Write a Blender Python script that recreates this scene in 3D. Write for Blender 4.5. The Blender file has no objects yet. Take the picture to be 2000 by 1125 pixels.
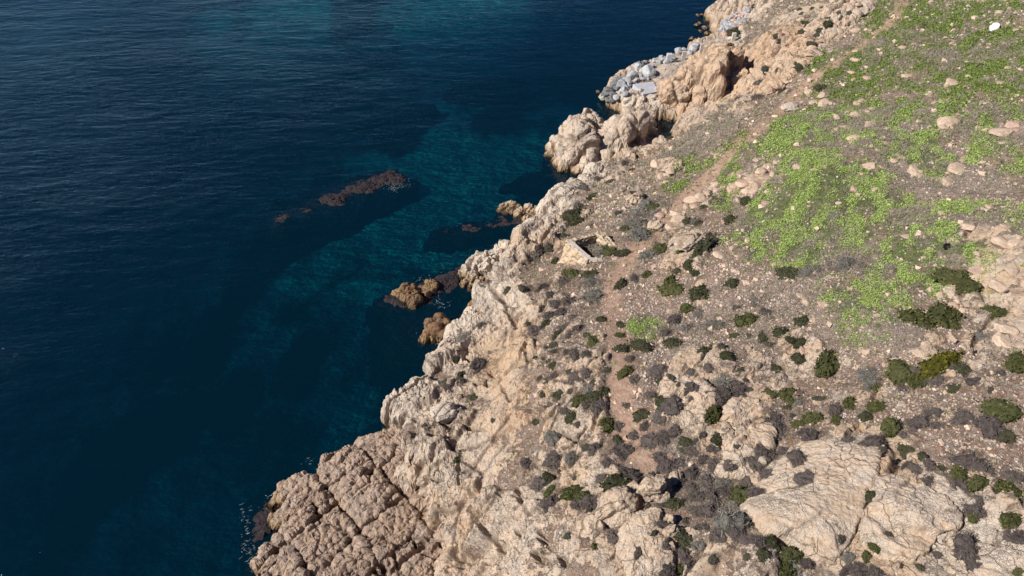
import bpy, math, random
import numpy as np
from mathutils import Vector, Matrix
from mathutils.bvhtree import BVHTree
random.seed(7); RNG = np.random.default_rng(11)
SC = bpy.context.scene
COL = SC.collection
# ------------------------------------------------------------------ camera, world, sun, exposure
CAM_H = 62.0; PITCH = math.radians(43.0); FPX = 1351.0     # focal length in pixels of the 2000 px wide photograph
cam_d = bpy.data.cameras.new('camera'); cam = bpy.data.objects.new('camera', cam_d); COL.objects.link(cam)
cam.location = (0, 0, CAM_H); cam.rotation_euler = (math.pi/2 - PITCH, 0, 0)
cam_d.sensor_width = 36.0; cam_d.lens = 36.0*FPX/2000.0; cam_d.clip_start = 0.5; cam_d.clip_end = 6000
SC.camera = cam
SUN_EL = math.radians(39.0); SUN_AZ = math.atan2(-0.95, -0.31)   # azimuth measured from +Y towards +X
sd = Vector((math.sin(SUN_AZ)*math.cos(SUN_EL), math.cos(SUN_AZ)*math.cos(SUN_EL), math.sin(SUN_EL)))
W = bpy.data.worlds.new('World'); SC.world = W; W.use_nodes = True
wn = W.node_tree; bg = wn.nodes['Background']
sky = wn.nodes.new('ShaderNodeTexSky'); sky.sky_type = 'NISHITA'; sky.sun_disc = False
sky.sun_elevation = SUN_EL; sky.sun_rotation = SUN_AZ; sky.altitude = 1800; sky.air_density = 1.0; sky.dust_density = 0.0; sky.ozone_density = 2.0
tint = wn.nodes.new('ShaderNodeMix'); tint.data_type = 'RGBA'; tint.blend_type = 'MULTIPLY'; tint.inputs[0].default_value = 1.0; tint.inputs[7].default_value = (.45, .80, 1.35, 1)      # a clear, deep blue sky
wn.links.new(sky.outputs[0], tint.inputs[6]); wn.links.new(tint.outputs[2], bg.inputs[0]); bg.inputs[1].default_value = 0.04
sun_d = bpy.data.lights.new('sun', 'SUN'); sun = bpy.data.objects.new('sun', sun_d); COL.objects.link(sun)
sun_d.energy = 5.0; sun_d.angle = math.radians(0.5); sun_d.color = (1.0, 0.955, 0.88)
sun.rotation_euler = sd.to_track_quat('Z', 'Y').to_euler(); sun.location = (-60, -40, 120)
SC.view_settings.view_transform = 'Standard'; SC.view_settings.look = 'None'
SC.view_settings.exposure = 0.33; SC.view_settings.gamma = 1.0
SC.cycles.max_bounces = 5; SC.cycles.transparent_max_bounces = 12; SC.cycles.volume_bounces = 0
# ------------------------------------------------------------------ numpy noise
def h3(ix, iy, iz, seed=0):
    n = (ix.astype(np.int64)*73856093) ^ (iy.astype(np.int64)*19349663) ^ (iz.astype(np.int64)*83492791) ^ (seed*2654435761 & 0x7fffffff)
    n &= 0xffffffff
    n = ((n ^ (n >> 15))*0x2c1b3c6d) & 0xffffffff
    n = ((n ^ (n >> 12))*0x297a2d39) & 0xffffffff
    n ^= n >> 15
    return (n & 0xffffff).astype(np.float32)/np.float32(0xffffff)
def vnoise(P, seed=0):
    P = P.astype(np.float32); I = np.floor(P); F = P-I; F = F*F*F*(F*(F*6-15)+10); I = I.astype(np.int64)
    r = 0
    for dx in (0, 1):
        wx = F[:, 0] if dx else 1-F[:, 0]
        for dy in (0, 1):
            wy = F[:, 1] if dy else 1-F[:, 1]
            for dz in (0, 1):
                wz = F[:, 2] if dz else 1-F[:, 2]
                r = r + wx*wy*wz*h3(I[:, 0]+dx, I[:, 1]+dy, I[:, 2]+dz, seed)
    return r*2-1
def fbm(P, oct=4, seed=0, gain=0.5):
    a = 1.0; r = 0; t = 0
    for k in range(oct):
        r = r + a*vnoise(P*(2.03**k)+k*17.3, seed+k); t += a; a *= gain
    return r/t
def voro(P, seed=0, rng=1):
    """returns F1, F2-F1, random value of the cell, tilt of the cell's facet"""
    n = len(P); f1 = np.empty(n, np.float32); f2 = np.empty(n, np.float32); rc = np.empty(n, np.float32); tl = np.empty(n, np.float32)
    CH = 200000
    for s in range(0, n, CH):
        Q = P[s:s+CH].astype(np.float32); I = np.floor(Q).astype(np.int64)
        a = np.full(len(Q), 9., np.float32); b = a.copy(); c = a*0; e = a*0
        for dx in range(-1, 2):
            for dy in range(-1, 2):
                for dz in range(-1, 2):
                    jx, jy, jz = I[:, 0]+dx, I[:, 1]+dy, I[:, 2]+dz
                    hx = h3(jx, jy, jz, seed)
                    hy = h3(jx, jy, jz, seed+1); hz = h3(jx, jy, jz, seed+2); vx, vy, vz = jx+hx-Q[:, 0], jy+hy-Q[:, 1], jz+hz-Q[:, 2]
                    d = np.sqrt(vx*vx+vy*vy+vz*vz).astype(np.float32)
                    m = d < a; e = np.where(m, vx*(hy*2-1)*2+vy*(hz*2-1)*2+vz*(hx*2-1), e)
                    b = np.where(m, a, np.minimum(b, d)); c = np.where(m, hx, c); a = np.where(m, d, a)
        f1[s:s+CH] = a; f2[s:s+CH] = b; rc[s:s+CH] = c; tl[s:s+CH] = e
    return f1, f2-f1, rc, tl
def sstep(a, b, x):
    t = np.clip((x-a)/(b-a), 0, 1); return t*t*(3-2*t)
# ------------------------------------------------------------------ pixels of the photograph to points in the place
CP, SP = math.cos(PITCH), math.sin(PITCH)
def ray(px, py):
    u = (px-1000.0)/FPX; v = (562.5-py)/FPX
    return np.array([u, CP+v*SP, -SP+v*CP])
def at_z(px, py, z):
    d = ray(px, py); t = (z-CAM_H)/d[2]; return np.array([0, 0, CAM_H])+d*t
def planeA(px, py, dz=0):          # hillside: rises inland from the coast line
    d = ray(px, py); a = d[0]*0.857-d[1]*0.515
    t = (CAM_H-18.6-dz)/(0.4*a-d[2]); t = min(max(t, 5), 220)
    return np.array([0, 0, CAM_H])+d*t
class RBF:
    def __init__(s, pts, c=2.5, lam=0.02):
        s.X = pts[:, :2].astype(float); s.c = c
        z = pts[:, 2]; n = len(z)
        # plane trend
        A = np.c_[s.X, np.ones(n)]; s.k, *_ = np.linalg.lstsq(A, z, rcond=None)
        r = z-A@s.k
        D = np.sqrt(((s.X[:, None]-s.X[None])**2).sum(-1)+c*c)
        s.w = np.linalg.solve(D-np.eye(n)*lam*20, r)
    def __call__(s, x, y):
        sh = x.shape; x = x.ravel(); y = y.ravel(); out = s.k[0]*x+s.k[1]*y+s.k[2]
        out = out.astype(np.float64)
        for (a, b), w in zip(s.X, s.w):
            out += w*np.sqrt((x-a)**2+(y-b)**2+s.c*s.c)
        return out.reshape(sh)
def poly_sd(x, y, poly):           # signed distance, + inside
    sh = x.shape; x = x.ravel(); y = y.ravel(); d = np.full(x.shape, 1e9); ins = np.zeros(x.shape, bool)
    n = len(poly)
    for i in range(n):
        x1, y1 = poly[i]; x2, y2 = poly[(i+1) % n]; dx, dy = x2-x1, y2-y1
        t = np.clip(((x-x1)*dx+(y-y1)*dy)/(dx*dx+dy*dy+1e-9), 0, 1)
        d = np.minimum(d, (x-x1-t*dx)**2+(y-y1-t*dy)**2)
        c = ((y1 > y) != (y2 > y)) & (x < (x2-x1)*(y-y1)/(y2-y1+1e-12)+x1)
        ins ^= c
    d = np.sqrt(d); return np.where(ins, d, -d).reshape(sh)
def line_d(x, y, pts):
    d = np.full(x.shape, 1e9)
    for (x1, y1), (x2, y2) in zip(pts[:-1], pts[1:]):
        dx, dy = x2-x1, y2-y1
        t = np.clip(((x-x1)*dx+(y-y1)*dy)/(dx*dx+dy*dy+1e-9), 0, 1)
        d = np.minimum(d, np.hypot(x-x1-t*dx, y-y1-t*dy))
    return d
# ------------------------------------------------------------------ object helpers
def mesh_np(name, V, F, smooth=True):
    """F: (n,k) index array"""
    me = bpy.data.meshes.new(name); V = np.asarray(V, np.float32); F = np.asarray(F, np.int32); k = F.shape[1]
    me.vertices.add(len(V)); me.vertices.foreach_set('co', V.ravel())
    me.loops.add(F.size); me.loops.foreach_set('vertex_index', F.ravel())
    me.polygons.add(len(F)); me.polygons.foreach_set('loop_start', np.arange(0, F.size, k, dtype=np.int32))
    me.update(calc_edges=True)
    me.polygons.foreach_set('use_smooth', np.full(len(F), smooth)); me.update()
    return me
def attr(me, name, arr):
    a = me.attributes.new(name, 'FLOAT_COLOR', 'POINT'); arr = np.asarray(arr, np.float32)
    if arr.shape[1] == 3: arr = np.c_[arr, np.ones(len(arr), np.float32)]
    a.data.foreach_set('color', arr.ravel())
def link(name, me, mat=None, parent=None, loc=None):
    o = bpy.data.objects.new(name, me); COL.objects.link(o)
    if mat is not None and me is not None and len(me.materials) == 0: me.materials.append(mat)
    if parent: o.parent = parent
    if loc is not None: o.location = loc
    return o
def tag(o, label=None, cat=None, group=None, kind=None):
    if label: o['label'] = label
    if cat: o['category'] = cat
    if group: o['group'] = group
    if kind: o['kind'] = kind
    return o
def grid_faces(nr, nc, keep=None):
    i = np.arange(nr*nc).reshape(nr, nc)
    F = np.stack([i[:-1, :-1], i[:-1, 1:], i[1:, 1:], i[1:, :-1]], -1).reshape(-1, 4)
    if keep is not None: F = F[keep[F].any(1)]
    return F
def compact(V, F, *extra):
    u, inv = np.unique(F.ravel(), return_inverse=True)
    return (V[u], inv.reshape(F.shape)) + tuple(e[u] for e in extra)
# ------------------------------------------------------------------ materials
class N:
    """small node graph helper"""
    def __init__(s, name):
        s.m = bpy.data.materials.new(name); s.m.use_nodes = True; s.t = s.m.node_tree
        s.b = s.t.nodes['Principled BSDF']; s.out = s.t.nodes['Material Output']
        s.tc = s.t.nodes.new('ShaderNodeTexCoord')
    def n(s, typ, **kw):
        x = s.t.nodes.new('ShaderNode'+typ)
        for k, v in kw.items(): setattr(x, k, v)
        return x
    def set(s, sock, v):
        if isinstance(v, bpy.types.NodeSocket): s.t.links.new(v, sock)
        elif v is not None:
            if hasattr(sock.default_value, '__len__') and not hasattr(v, '__len__'): v = (v,)*len(sock.default_value)
            if hasattr(v, '__len__') and len(v) == 3 and len(sock.default_value) == 4: v = (*v, 1)
            sock.default_value = v
    def math(s, op, a, b=None, c=None, clamp=False):
        x = s.n('Math', operation=op, use_clamp=clamp)
        for i, v in enumerate((a, b, c)):
            if v is not None: s.set(x.inputs[i], v)
        return x.outputs[0]
    def mix(s, f, a, b, mode='MIX'):
        x = s.n('Mix', data_type='RGBA', blend_type=mode)
        s.set(x.inputs[0], f); s.set(x.inputs[6], a); s.set(x.inputs[7], b); return x.outputs[2]
    def ramp(s, v, a, b, lo=0.0, hi=1.0):
        x = s.n('MapRange', interpolation_type='SMOOTHSTEP'); s.set(x.inputs[0], v)
        for i, q in enumerate((a, b, lo, hi)): x.inputs[i+1].default_value = q
        return x.outputs[0]
    def map(s, scale=(1, 1, 1), rot=(0, 0, 0), loc=(0, 0, 0), src=None):
        x = s.n('Mapping'); s.set(x.inputs[0], src if src else s.tc.outputs['Object'])
        x.inputs[1].default_value = loc; x.inputs[2].default_value = rot; x.inputs[3].default_value = scale; return x.outputs[0]
    def noise(s, scale, detail=4, rough=0.55, dist=0.0, vec=None, col=False):
        x = s.n('TexNoise'); s.set(x.inputs['Vector'], vec if vec else s.tc.outputs['Object'])
        x.inputs['Scale'].default_value = scale; x.inputs['Detail'].default_value = detail
        x.inputs['Roughness'].default_value = rough; x.inputs['Distortion'].default_value = dist
        return x.outputs['Color' if col else 'Fac']
    def voro(s, scale, feature='F1', out='Distance', vec=None, rand=1.0):
        x = s.n('TexVoronoi', feature=feature); s.set(x.inputs['Vector'], vec if vec else s.tc.outputs['Object'])
        x.inputs['Scale'].default_value = scale; x.inputs['Randomness'].default_value = rand
        return x.outputs[out]
    def warp(s, amt, scale, vec=None):
        c = s.noise(scale, 2, col=True, vec=vec); v = s.n('VectorMath', operation='SUBTRACT'); s.set(v.inputs[0], c); v.inputs[1].default_value = (.5, .5, .5)
        w = s.n('VectorMath', operation='SCALE'); s.set(w.inputs[0], v.outputs[0]); w.inputs['Scale'].default_value = amt
        a = s.n('VectorMath', operation='ADD'); s.set(a.inputs[0], vec if vec else s.tc.outputs['Object']); s.set(a.inputs[1], w.outputs[0]); return a.outputs[0]
    def bump(s, h, strength=0.5, dist=0.1, normal=None):
        x = s.n('Bump'); x.inputs['Strength'].default_value = strength; x.inputs['Distance'].default_value = dist
        s.set(x.inputs['Height'], h)
        if normal: s.set(x.inputs['Normal'], normal)
        return x.outputs[0]
    def attr(s, name):
        x = s.n('Attribute', attribute_name=name); y = s.n('SeparateColor'); s.t.links.new(x.outputs['Color'], y.inputs[0])
        return y.outputs[0], y.outputs[1], y.outputs[2], x.outputs['Alpha'], x.outputs['Color']
    def done(s, color, rough=0.85, normal=None, spec=0.3):
        s.set(s.b.inputs['Base Color'], color); s.set(s.b.inputs['Roughness'], rough)
        s.b.inputs['Specular IOR Level'].default_value = spec
        if normal: s.set(s.b.inputs['Normal'], normal)
        return s.m
def rock_graph(g, pale=0.5, tint=(1, 1, 1), crackmask=None, wet=True, orange=1.0):
    """colour, roughness and height of coastal granite; wet = dark algae band up to the splash line"""
    w = g.warp(0.8, 0.9)
    tan = g.mix(g.ramp(g.noise(0.35, 5, .6), .40, .62), (.57, .415, .285), (.68, .55, .43))
    tan = g.mix(g.ramp(g.noise(1.3, 5, .65, .8), .53, .72), tan, (.56, .35, .20))if orange > 0 else tan
    tan = g.mix(g.math('MULTIPLY', g.ramp(g.noise(.8, 6, .7), .52, .7), .55), tan, (.36, .33, .31))
    tan = g.mix(pale, tan, (.68, .59, .49))
    streak = g.noise(1.0, 5, .6, .5, vec=g.map((.5, 3.5, 5), (0, .25, .55)))
    tan = g.mix(g.math('MULTIPLY', g.ramp(streak, .45, .7), .38), tan, (.40, .29, .19))
    fine = g.noise(9, 5, .7)
    tan = g.mix(g.ramp(fine, .3, .75), g.mix(.32, tan, (.16, .12, .09)), tan)
    spk = g.noise(26, 3, .7)
    tan = g.mix(g.ramp(spk, .55, .75, 0, .35), tan, (.75, .68, .58))
    c1 = g.voro(.55, 'DISTANCE_TO_EDGE', vec=g.map((1, .55, 1), (0, 0, .5), src=w))
    c2 = g.voro(1.7, 'DISTANCE_TO_EDGE', vec=g.map((1, .6, 1), (0, 0, -.3), src=w))
    c3 = g.voro(5.5, 'DISTANCE_TO_EDGE', vec=w)
    gate = g.ramp(g.noise(.35, 3), .48, .62); gate1 = g.ramp(g.noise(.22, 3, vec=g.map((1, 1, 1), (0, 0, 0), (40, 10, 3))), .47, .58)
    k1 = g.math('MULTIPLY', g.ramp(c1, 0, .02, 1, 0), gate1); k2 = g.math('MULTIPLY', g.ramp(c2, 0, .035, 1, 0), gate)
    crack = g.math('MAXIMUM', g.math('MULTIPLY', k1, .55), g.math('MULTIPLY', k2, .22))
    if crackmask is not None: crack = g.math('MAXIMUM', crack, crackmask)
    tan = g.mix(crack, tan, (.10, .07, .05))
    if tint != (1, 1, 1): tan = g.mix(1.0, tan, tint, 'MULTIPLY')
    hgt = g.math('SUBTRACT', g.math('ADD', g.math('MULTIPLY', g.noise(3, 8, .68), .8), g.math('MULTIPLY', fine, .25)), g.math('ADD', g.math('MULTIPLY', crack, .9), g.math('MULTIPLY', g.math('MULTIPLY', g.ramp(c3, 0, .12, 1, 0), gate), .2)))
    hgt = g.math('ADD', hgt, g.math('MULTIPLY', streak, .55))
    rough = .85
    if wet:
        geo = g.n('NewGeometry'); sep = g.n('SeparateXYZ'); g.t.links.new(geo.outputs['Position'], sep.inputs[0])
        z = g.math('ADD', sep.outputs[2], g.math('MULTIPLY', g.math('SUBTRACT', g.noise(.7, 5), .5), 1.6))
        tan = g.mix(g.ramp(z, .55, 1.5, .75, 0), tan, (.30, .20, .10))
        tan = g.mix(g.ramp(z, .15, .6, 1, 0), tan, g.mix(g.ramp(g.noise(2.2, 5), .4, .6), (.035, .022, .016), (.13, .075, .03)))
        rough = g.ramp(z, .1, .8, .35, .85)
    return tan, rough, hgt
def mat_hill():
    g = N('hillside_rock_and_soil')
    rk, gr, tr, cr, _ = g.attr('mA'); sc, dry, ora, pal, _ = g.attr('mB')
    pal2 = g.math('MULTIPLY', pal, .75)
    rock, rough, rh = rock_graph(g, pale=pal2, crackmask=g.math('MULTIPLY', cr, .55))
    rock = g.mix(g.math('MULTIPLY', ora, .6), rock, (.46, .27, .13))
    soil = g.mix(g.ramp(g.noise(.5, 5, .6), .35, .65), (.36, .235, .16), (.25, .17, .12))
    soil = g.mix(g.ramp(g.noise(.9, 5, .7), .50, .72), soil, (.27, .12, .075))
    soil = g.mix(g.ramp(g.noise(14, 4, .7), .35, .7), g.mix(.5, soil, (.05, .04, .035)), soil)
    # grey brown litter
    soil = g.mix(g.math('MULTIPLY', g.ramp(g.noise(2.4, 6, .75), .45, .62), .6), soil, (.36, .295, .255))
    # pale chips
    wv = g.warp(.1, 6); v1 = g.voro(4.5, 'F1', vec=wv); v1c = g.voro(4.5, 'F1', 'Color', vec=wv)
    sepc = g.n('SeparateColor'); g.t.links.new(v1c, sepc.inputs[0])
    chip = g.math('MULTIPLY', g.ramp(v1, .20, .30, 1, 0), g.ramp(g.math('ADD', sepc.outputs[0], g.math('MULTIPLY', sc, .5)), .78, .84))
    v2 = g.voro(10, 'F1', vec=wv); v2c = g.voro(10, 'F1', 'Color', vec=wv); sep2 = g.n('SeparateColor'); g.t.links.new(v2c, sep2.inputs[0])
    chip2 = g.math('MULTIPLY', g.ramp(v2, .22, .34, 1, 0), g.ramp(g.math('ADD', sep2.outputs[0], g.math('MULTIPLY', sc, .45)), .74, .8))
    chips = g.math('MAXIMUM', chip, chip2)
    chipcol = g.mix(sepc.outputs[1], (.40, .29, .20), (.62, .55, .49))
    soil = g.mix(chips, soil, chipcol)
    # dry scrub litter, green herbs
    dr = g.mix(g.ramp(g.noise(7, 5, .7), .35, .65), (.17, .13, .105), (.38, .31, .26))
    soil = g.mix(g.math('MULTIPLY', g.ramp(g.math('ADD', dry, g.math('MULTIPLY', g.math('SUBTRACT', g.noise(1.8, 6, .78), .5), 3)), .4, .7), .8), soil, dr)
    ge = g.mix(g.ramp(g.noise(5, 5, .7), .35, .65), (.05, .075, .02), (.13, .17, .05))
    gf = g.ramp(g.math('ADD', gr, g.math('MULTIPLY', g.math('SUBTRACT', g.noise(1.3, 7, .8), .5), 4.0)), .5, .8)
    soil = g.mix(g.math('MULTIPLY', gf, .85), soil, ge)
    trail = g.mix(g.ramp(g.noise(2, 5, .7), .3, .7), (.36, .20, .14), (.50, .36, .26))
    soil = g.mix(g.math('MULTIPLY', g.ramp(g.math('ADD', tr, g.math('MULTIPLY', g.math('SUBTRACT', g.noise(1.1, 6, .78), .5), 1.4)), .3, .8), .85), soil, trail)
    rf = g.ramp(g.math('ADD', rk, g.math('MULTIPLY', g.math('SUBTRACT', g.noise(1.1, 7, .78), .5), 2.6)), .44, .56)
    col = g.mix(rf, soil, rock)
    sh = g.math('ADD', g.math('MULTIPLY', g.noise(8, 6, .75), .7), g.math('MULTIPLY', chips, .5))
    mh = g.n('Mix'); g.set(mh.inputs[0], rf); g.set(mh.inputs[2], sh); g.set(mh.inputs[3], g.math('MULTIPLY', rh, 1.0))
    return g.done(col, rough, g.bump(mh.outputs[0], 1.0, .22), .25)
def mat_rock(name, pale=.4, tint=(1, 1, 1), wet=True, strength=.9, orange=1.0):
    g = N(name); cr, sh, _, _, _ = g.attr('mC')
    col, rough, h = rock_graph(g, pale, tint, g.math('MULTIPLY', cr, .6), wet, orange)
    return g.done(col, rough, g.bump(h, strength, .22), .25)
def mat_stone(name, c1, c2, scale=3.0):
    g = N(name); oi = g.n('ObjectInfo')
    col = g.mix(g.ramp(g.noise(scale, 6, .7), .35, .68), c1, c2)
    col = g.mix(g.math('MULTIPLY', oi.outputs['Random'], .35), col, tuple(.55*x for x in c1))
    col = g.mix(g.ramp(g.noise(scale*5, 4, .7), .55, .75, 0, .4), col, tuple(min(1, 1.25*x) for x in c2))
    return g.done(col, .88, g.bump(g.noise(scale*2.5, 7, .72), .8, .06), .25)
def mat_leaf(name, c1, c2, c3):
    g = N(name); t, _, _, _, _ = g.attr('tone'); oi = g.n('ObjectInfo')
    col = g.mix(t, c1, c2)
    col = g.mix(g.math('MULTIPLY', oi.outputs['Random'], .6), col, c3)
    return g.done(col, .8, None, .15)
def mat_reef():
    g = N('reef_rock'); n = g.noise(1.2, 7, .75)
    col = g.mix(g.ramp(n, .38, .55), (.018, .013, .016), (.045, .030, .033))
    col = g.mix(g.ramp(g.noise(2.3, 6, .7), .54, .7), col, (.075, .058, .038))
    col = g.mix(g.ramp(g.noise(7, 5, .8), .35, .6), g.mix(.6, col, (.02, .014, .018)), col)
    return g.done(col, .55, g.bump(g.noise(3, 8, .8), 1.0, .3), .3)
def mat_seabed():
    g = N('seabed_sand_and_weed'); w, _, _, _, _ = g.attr('mA')
    sand = g.mix(g.noise(.3, 4), (.50, .50, .40), (.66, .65, .54))
    f = g.math('ADD', w, g.math('MULTIPLY', g.math('SUBTRACT', g.noise(.12, 7, .68, .6), .5), 1.5))
    f = g.math('ADD', f, g.math('MULTIPLY', g.math('SUBTRACT', g.noise(.9, 5, .7), .5), .35))
    col = g.mix(g.ramp(f, .35, .72), sand, (.05, .055, .045))
    return g.done(col, .95, g.bump(g.noise(.6, 6, .7), .6, .5), .1)
def mat_water():
    g = N('sea_water_surface'); t = g.t; t.nodes.remove(g.b)
    # ripples whose crests run along (0.9, 0.42)
    rot = math.radians(-24)
    big = g.noise(.16, 3, .5, 0, vec=g.map((.55, 1.5, 1), (0, 0, rot)))
    mid = g.noise(.55, 4, .6, .3, vec=g.map((.42, 1.35, 1), (0, 0, rot)))
    sml = g.noise(2.4, 5, .68, .4, vec=g.map((.45, 1.25, 1), (0, 0, rot+.2)))
    off = g.attr('calm')[0]
    patch = g.ramp(g.noise(.045, 4, .6, vec=g.map((.6, 1.4, 1), (0, 0, rot))), .35, .65, .7, 1.0)
    amp = g.math('MULTIPLY', patch, off)
    h = g.math('ADD', g.math('MULTIPLY', big, .5), g.math('ADD', g.math('MULTIPLY', mid, .34), g.math('MULTIPLY', sml, .12)))
    h = g.math('MULTIPLY', h, amp)
    bm = g.bump(h, 1.0, 1.0)
    fr = g.n('Fresnel'); fr.inputs['IOR'].default_value = 1.33; g.set(fr.inputs['Normal'], bm)
    gl = g.n('BsdfGlossy'); gl.inputs['Roughness'].default_value = .06; g.set(gl.inputs['Normal'], bm); gl.inputs['Color'].default_value = (1, 1, 1, 1)
    tr = g.n('BsdfTransparent'); df = g.n('BsdfDiffuse'); df.inputs['Color'].default_value = (.001, .036, .064, 1); g.set(df.inputs['Normal'], bm)
    body = g.n('MixShader'); body.inputs[0].default_value = .25; t.links.new(tr.outputs[0], body.inputs[1]); t.links.new(df.outputs[0], body.inputs[2])
    mx = g.n('MixShader'); g.set(mx.inputs[0], fr.outputs[0]); t.links.new(body.outputs[0], mx.inputs[1]); t.links.new(gl.outputs[0], mx.inputs[2])
    t.links.new(mx.outputs[0], g.out.inputs['Surface'])
    va = g.n('VolumeAbsorption'); va.inputs['Density'].default_value = .5; va.inputs['Color'].default_value = (.0, .80, .845, 1)
    t.links.new(va.outputs[0], g.out.inputs['Volume'])
    return g.m
M_HILL = mat_hill(); M_ROCK = mat_rock('coastal_granite', .35); M_PALE = mat_rock('weathered_pale_granite', .75)
M_GREYROCK = mat_rock('grey_shelf_granite', .35, (.76, .70, .68), orange=1.0); M_BROWNROCK = mat_rock('brown_shore_rock', .0, (.46, .36, .28))
M_DRYROCK = mat_rock('tan_slope_granite', .12, wet=False)
M_ORANGE = mat_rock('ochre_cliff_granite', .15, (1.0, .93, .86))
M_REEF = mat_reef(); M_SEABED = mat_seabed(); M_WATER = mat_water()
M_BOULDER = mat_stone('grey_armour_stone', (.30, .30, .305), (.52, .515, .52)); M_DARKBOULDER = mat_stone('dark_armour_stone', (.12, .12, .12), (.24, .24, .24))
M_TANSTONE = mat_stone('tan_loose_stone', (.44, .31, .215), (.64, .50, .38)); M_WHITE = mat_stone('white_limestone', (.80, .80, .80), (.88, .88, .88))
M_PINKSTONE = mat_stone('pink_loose_stone', (.46, .30, .23), (.58, .42, .33)); M_CONC = mat_stone('weathered_concrete', (.44, .44, .47), (.54, .54, .58), 1.2)
M_CAP = mat_stone('mortar_cap', (.46, .40, .34), (.60, .53, .47), 2.0)
LEAF = dict(d=mat_leaf('dark_green_leaves', (.022, .025, .012), (.115, .11, .052), (.06, .056, .033)),
            o=mat_leaf('olive_green_leaves', (.03, .034, .012), (.15, .145, .045), (.085, .085, .035)),
            b=mat_leaf('dry_brown_twigs', (.03, .024, .022), (.26, .205, .18), (.13, .105, .092)),
            g=mat_leaf('grey_green_twigs', (.07, .065, .055), (.33, .30, .25), (.19, .175, .15)),
            y=mat_leaf('yellow_green_leaves', (.03, .03, .004), (.17, .15, .018), (.11, .095, .015)))
# ------------------------------------------------------------------ terrain shape
OUT = [(850,1330,5),(856,1200,5),(858,1125,5),(872,1065,5),(852,1000,5.5),(830,925,6),(800,885,6),(792,850,5),(790,825,4.5),(752,789,4.5),(757,774,4.5),(785,762,4.5),(830,728,4),(860,705,4),
 (868,680,3.5),(870,640,3),(880,625,3),(905,618,3),(937,605,2.2),(926,580,2.5),(930,565,3),(950,545,3.5),(985,520,4),(1010,492,4),(1012,460,5),(1030,440,5),(1064,418,4),(1060,398,3.5),(1085,372,4),
 (1130,357,3),(1145,335,3),(1168,322,2.5),(1215,305,2),(1250,285,1.6),(1282,262,1.0),(1300,266,1.0),(1322,254,1.0),(1330,234,1),(1302,224,.7),(1266,224,.8),(1215,220,.6),(1200,205,.8),(1186,194,.5),(1180,175,.5),
 (1196,155,.7),(1230,135,.7),(1268,120,.7),(1330,98,.7),(1370,80,.7),(1398,66,.6),(1390,45,.4),(1378,25,.5),(1398,8,.6),(1415,-20,1.0),(1470,-90,2)]
PK = [(1035,600,8.5),(1040,700,9.5),(1050,850,10.8),(1010,1000,10),(980,1125,10),(950,1250,9),(960,640,4.6),(950,720,5.4),(925,800,6.5),(905,900,7.2),(895,1000,7),(910,1100,7),(990,560,6),(1000,900,9.8),
 (980,780,8),(900,745,4.8),(840,790,5.2),(1000,660,7),(1060,520,6),(1040,480,5.5),(1100,440,5.5),(1100,400,5),
 (1350,225,4),(1420,205,5),(1456,130,2.4),(1454,165,3.2),(1458,105,2.4),(1495,150,9),(1470,95,6),(1445,70,2.4),(1460,45,2.2),(1480,25,5),(1450,10,4),(1520,60,10),(1330,135,1.7),(1285,150,1.6),(1400,90,1.8),(1430,70,1.9),(1240,180,1.3),(1250,205,1.5),(1360,150,1.8),
 (1200,335,4),(1300,290,4.5),(1260,310,4.2),(1540,-40,9),(1480,-60,4),(1580,100,13)]
pts = [at_z(*p) for p in OUT+PK]
for px in range(1150, 2700, 150):
    for py in list(range(-60, 1350, 150)):
        if px < 1250 and py < 560: continue
        if px < 1400 and py < 400: continue
        if px < 1600 and py < 240: continue
        if px < 1750 and py < 90: continue
        jx = math.sin(px*7.1+py*3.3)*35; jy = math.cos(px*3.7+py*5.9)*35
        pts.append(planeA(px+jx, py+jy, 1.0*math.sin(px*.021+py*.013)))
pts += [np.array([150., 260., 50.]), np.array([120., 0., 60]), np.array([220., 150., 95]), np.array([20., -30., 32]), np.array([85., 260., 15.])]
pts = np.array(pts)
ZR = RBF(pts)
poly = [tuple(at_z(*p)[:2]) for p in OUT] + [(95, 330), (400, 330), (400, -60), (-5, -60), (-16, -5)]
FINZ = lambda x, y: ZR(x, y)
def px_to_base(px, py):
    d = ray(px, py); t = np.linspace(15, 230, 430); q = d[None]*t[:, None]
    z = ZR(q[:, 0], q[:, 1]); k = np.argmax(CAM_H+q[:, 2] < z)
    return np.array([q[k, 0], q[k, 1], z[k]]), t[k]
da = 0.00165; A = np.arange(math.radians(-52), math.radians(76), da)
R = [6.0]
while R[-1] < 330: R.append(R[-1]+.0016*(R[-1]**2+46**2)/46)
R = np.array(R); RR, AA = np.meshgrid(R, A, indexing='ij')
X = RR*np.sin(AA); Y = RR*np.cos(AA)
sdp0 = poly_sd(X[::4, ::4], Y[::4, ::4], poly)
keepcol = None
nr, nc = X.shape
# work only on vertices that can belong to land
near = np.kron(sdp0 > -9, np.ones((4, 4), bool))[:nr, :nc]
if near.shape != X.shape:
    near = np.pad(near, ((0, nr-near.shape[0]), (0, nc-near.shape[1])), constant_values=False)
idx = np.full(nr*nc, -1); sel = np.nonzero(near.ravel())[0]; idx[sel] = np.arange(len(sel))
x = X.ravel()[sel]; y = Y.ravel()[sel]
F = grid_faces(nr, nc); F = F[(idx[F] >= 0).all(1)]; F = idx[F]
zr = ZR(x, y)
P3 = np.stack([x, y, zr], 1)
wob = fbm(P3*np.array([.6, .6, .0])+3.1, 4, 5)*.6
sd_raw = poly_sd(x, y, poly)
s_in = sd_raw+wob-.45
zb = zr-np.where(s_in < 0, -s_in*5.5, 0)
zb += fbm(P3*.09, 3, 21)*1.1*sstep(2, 10, s_in)
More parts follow.
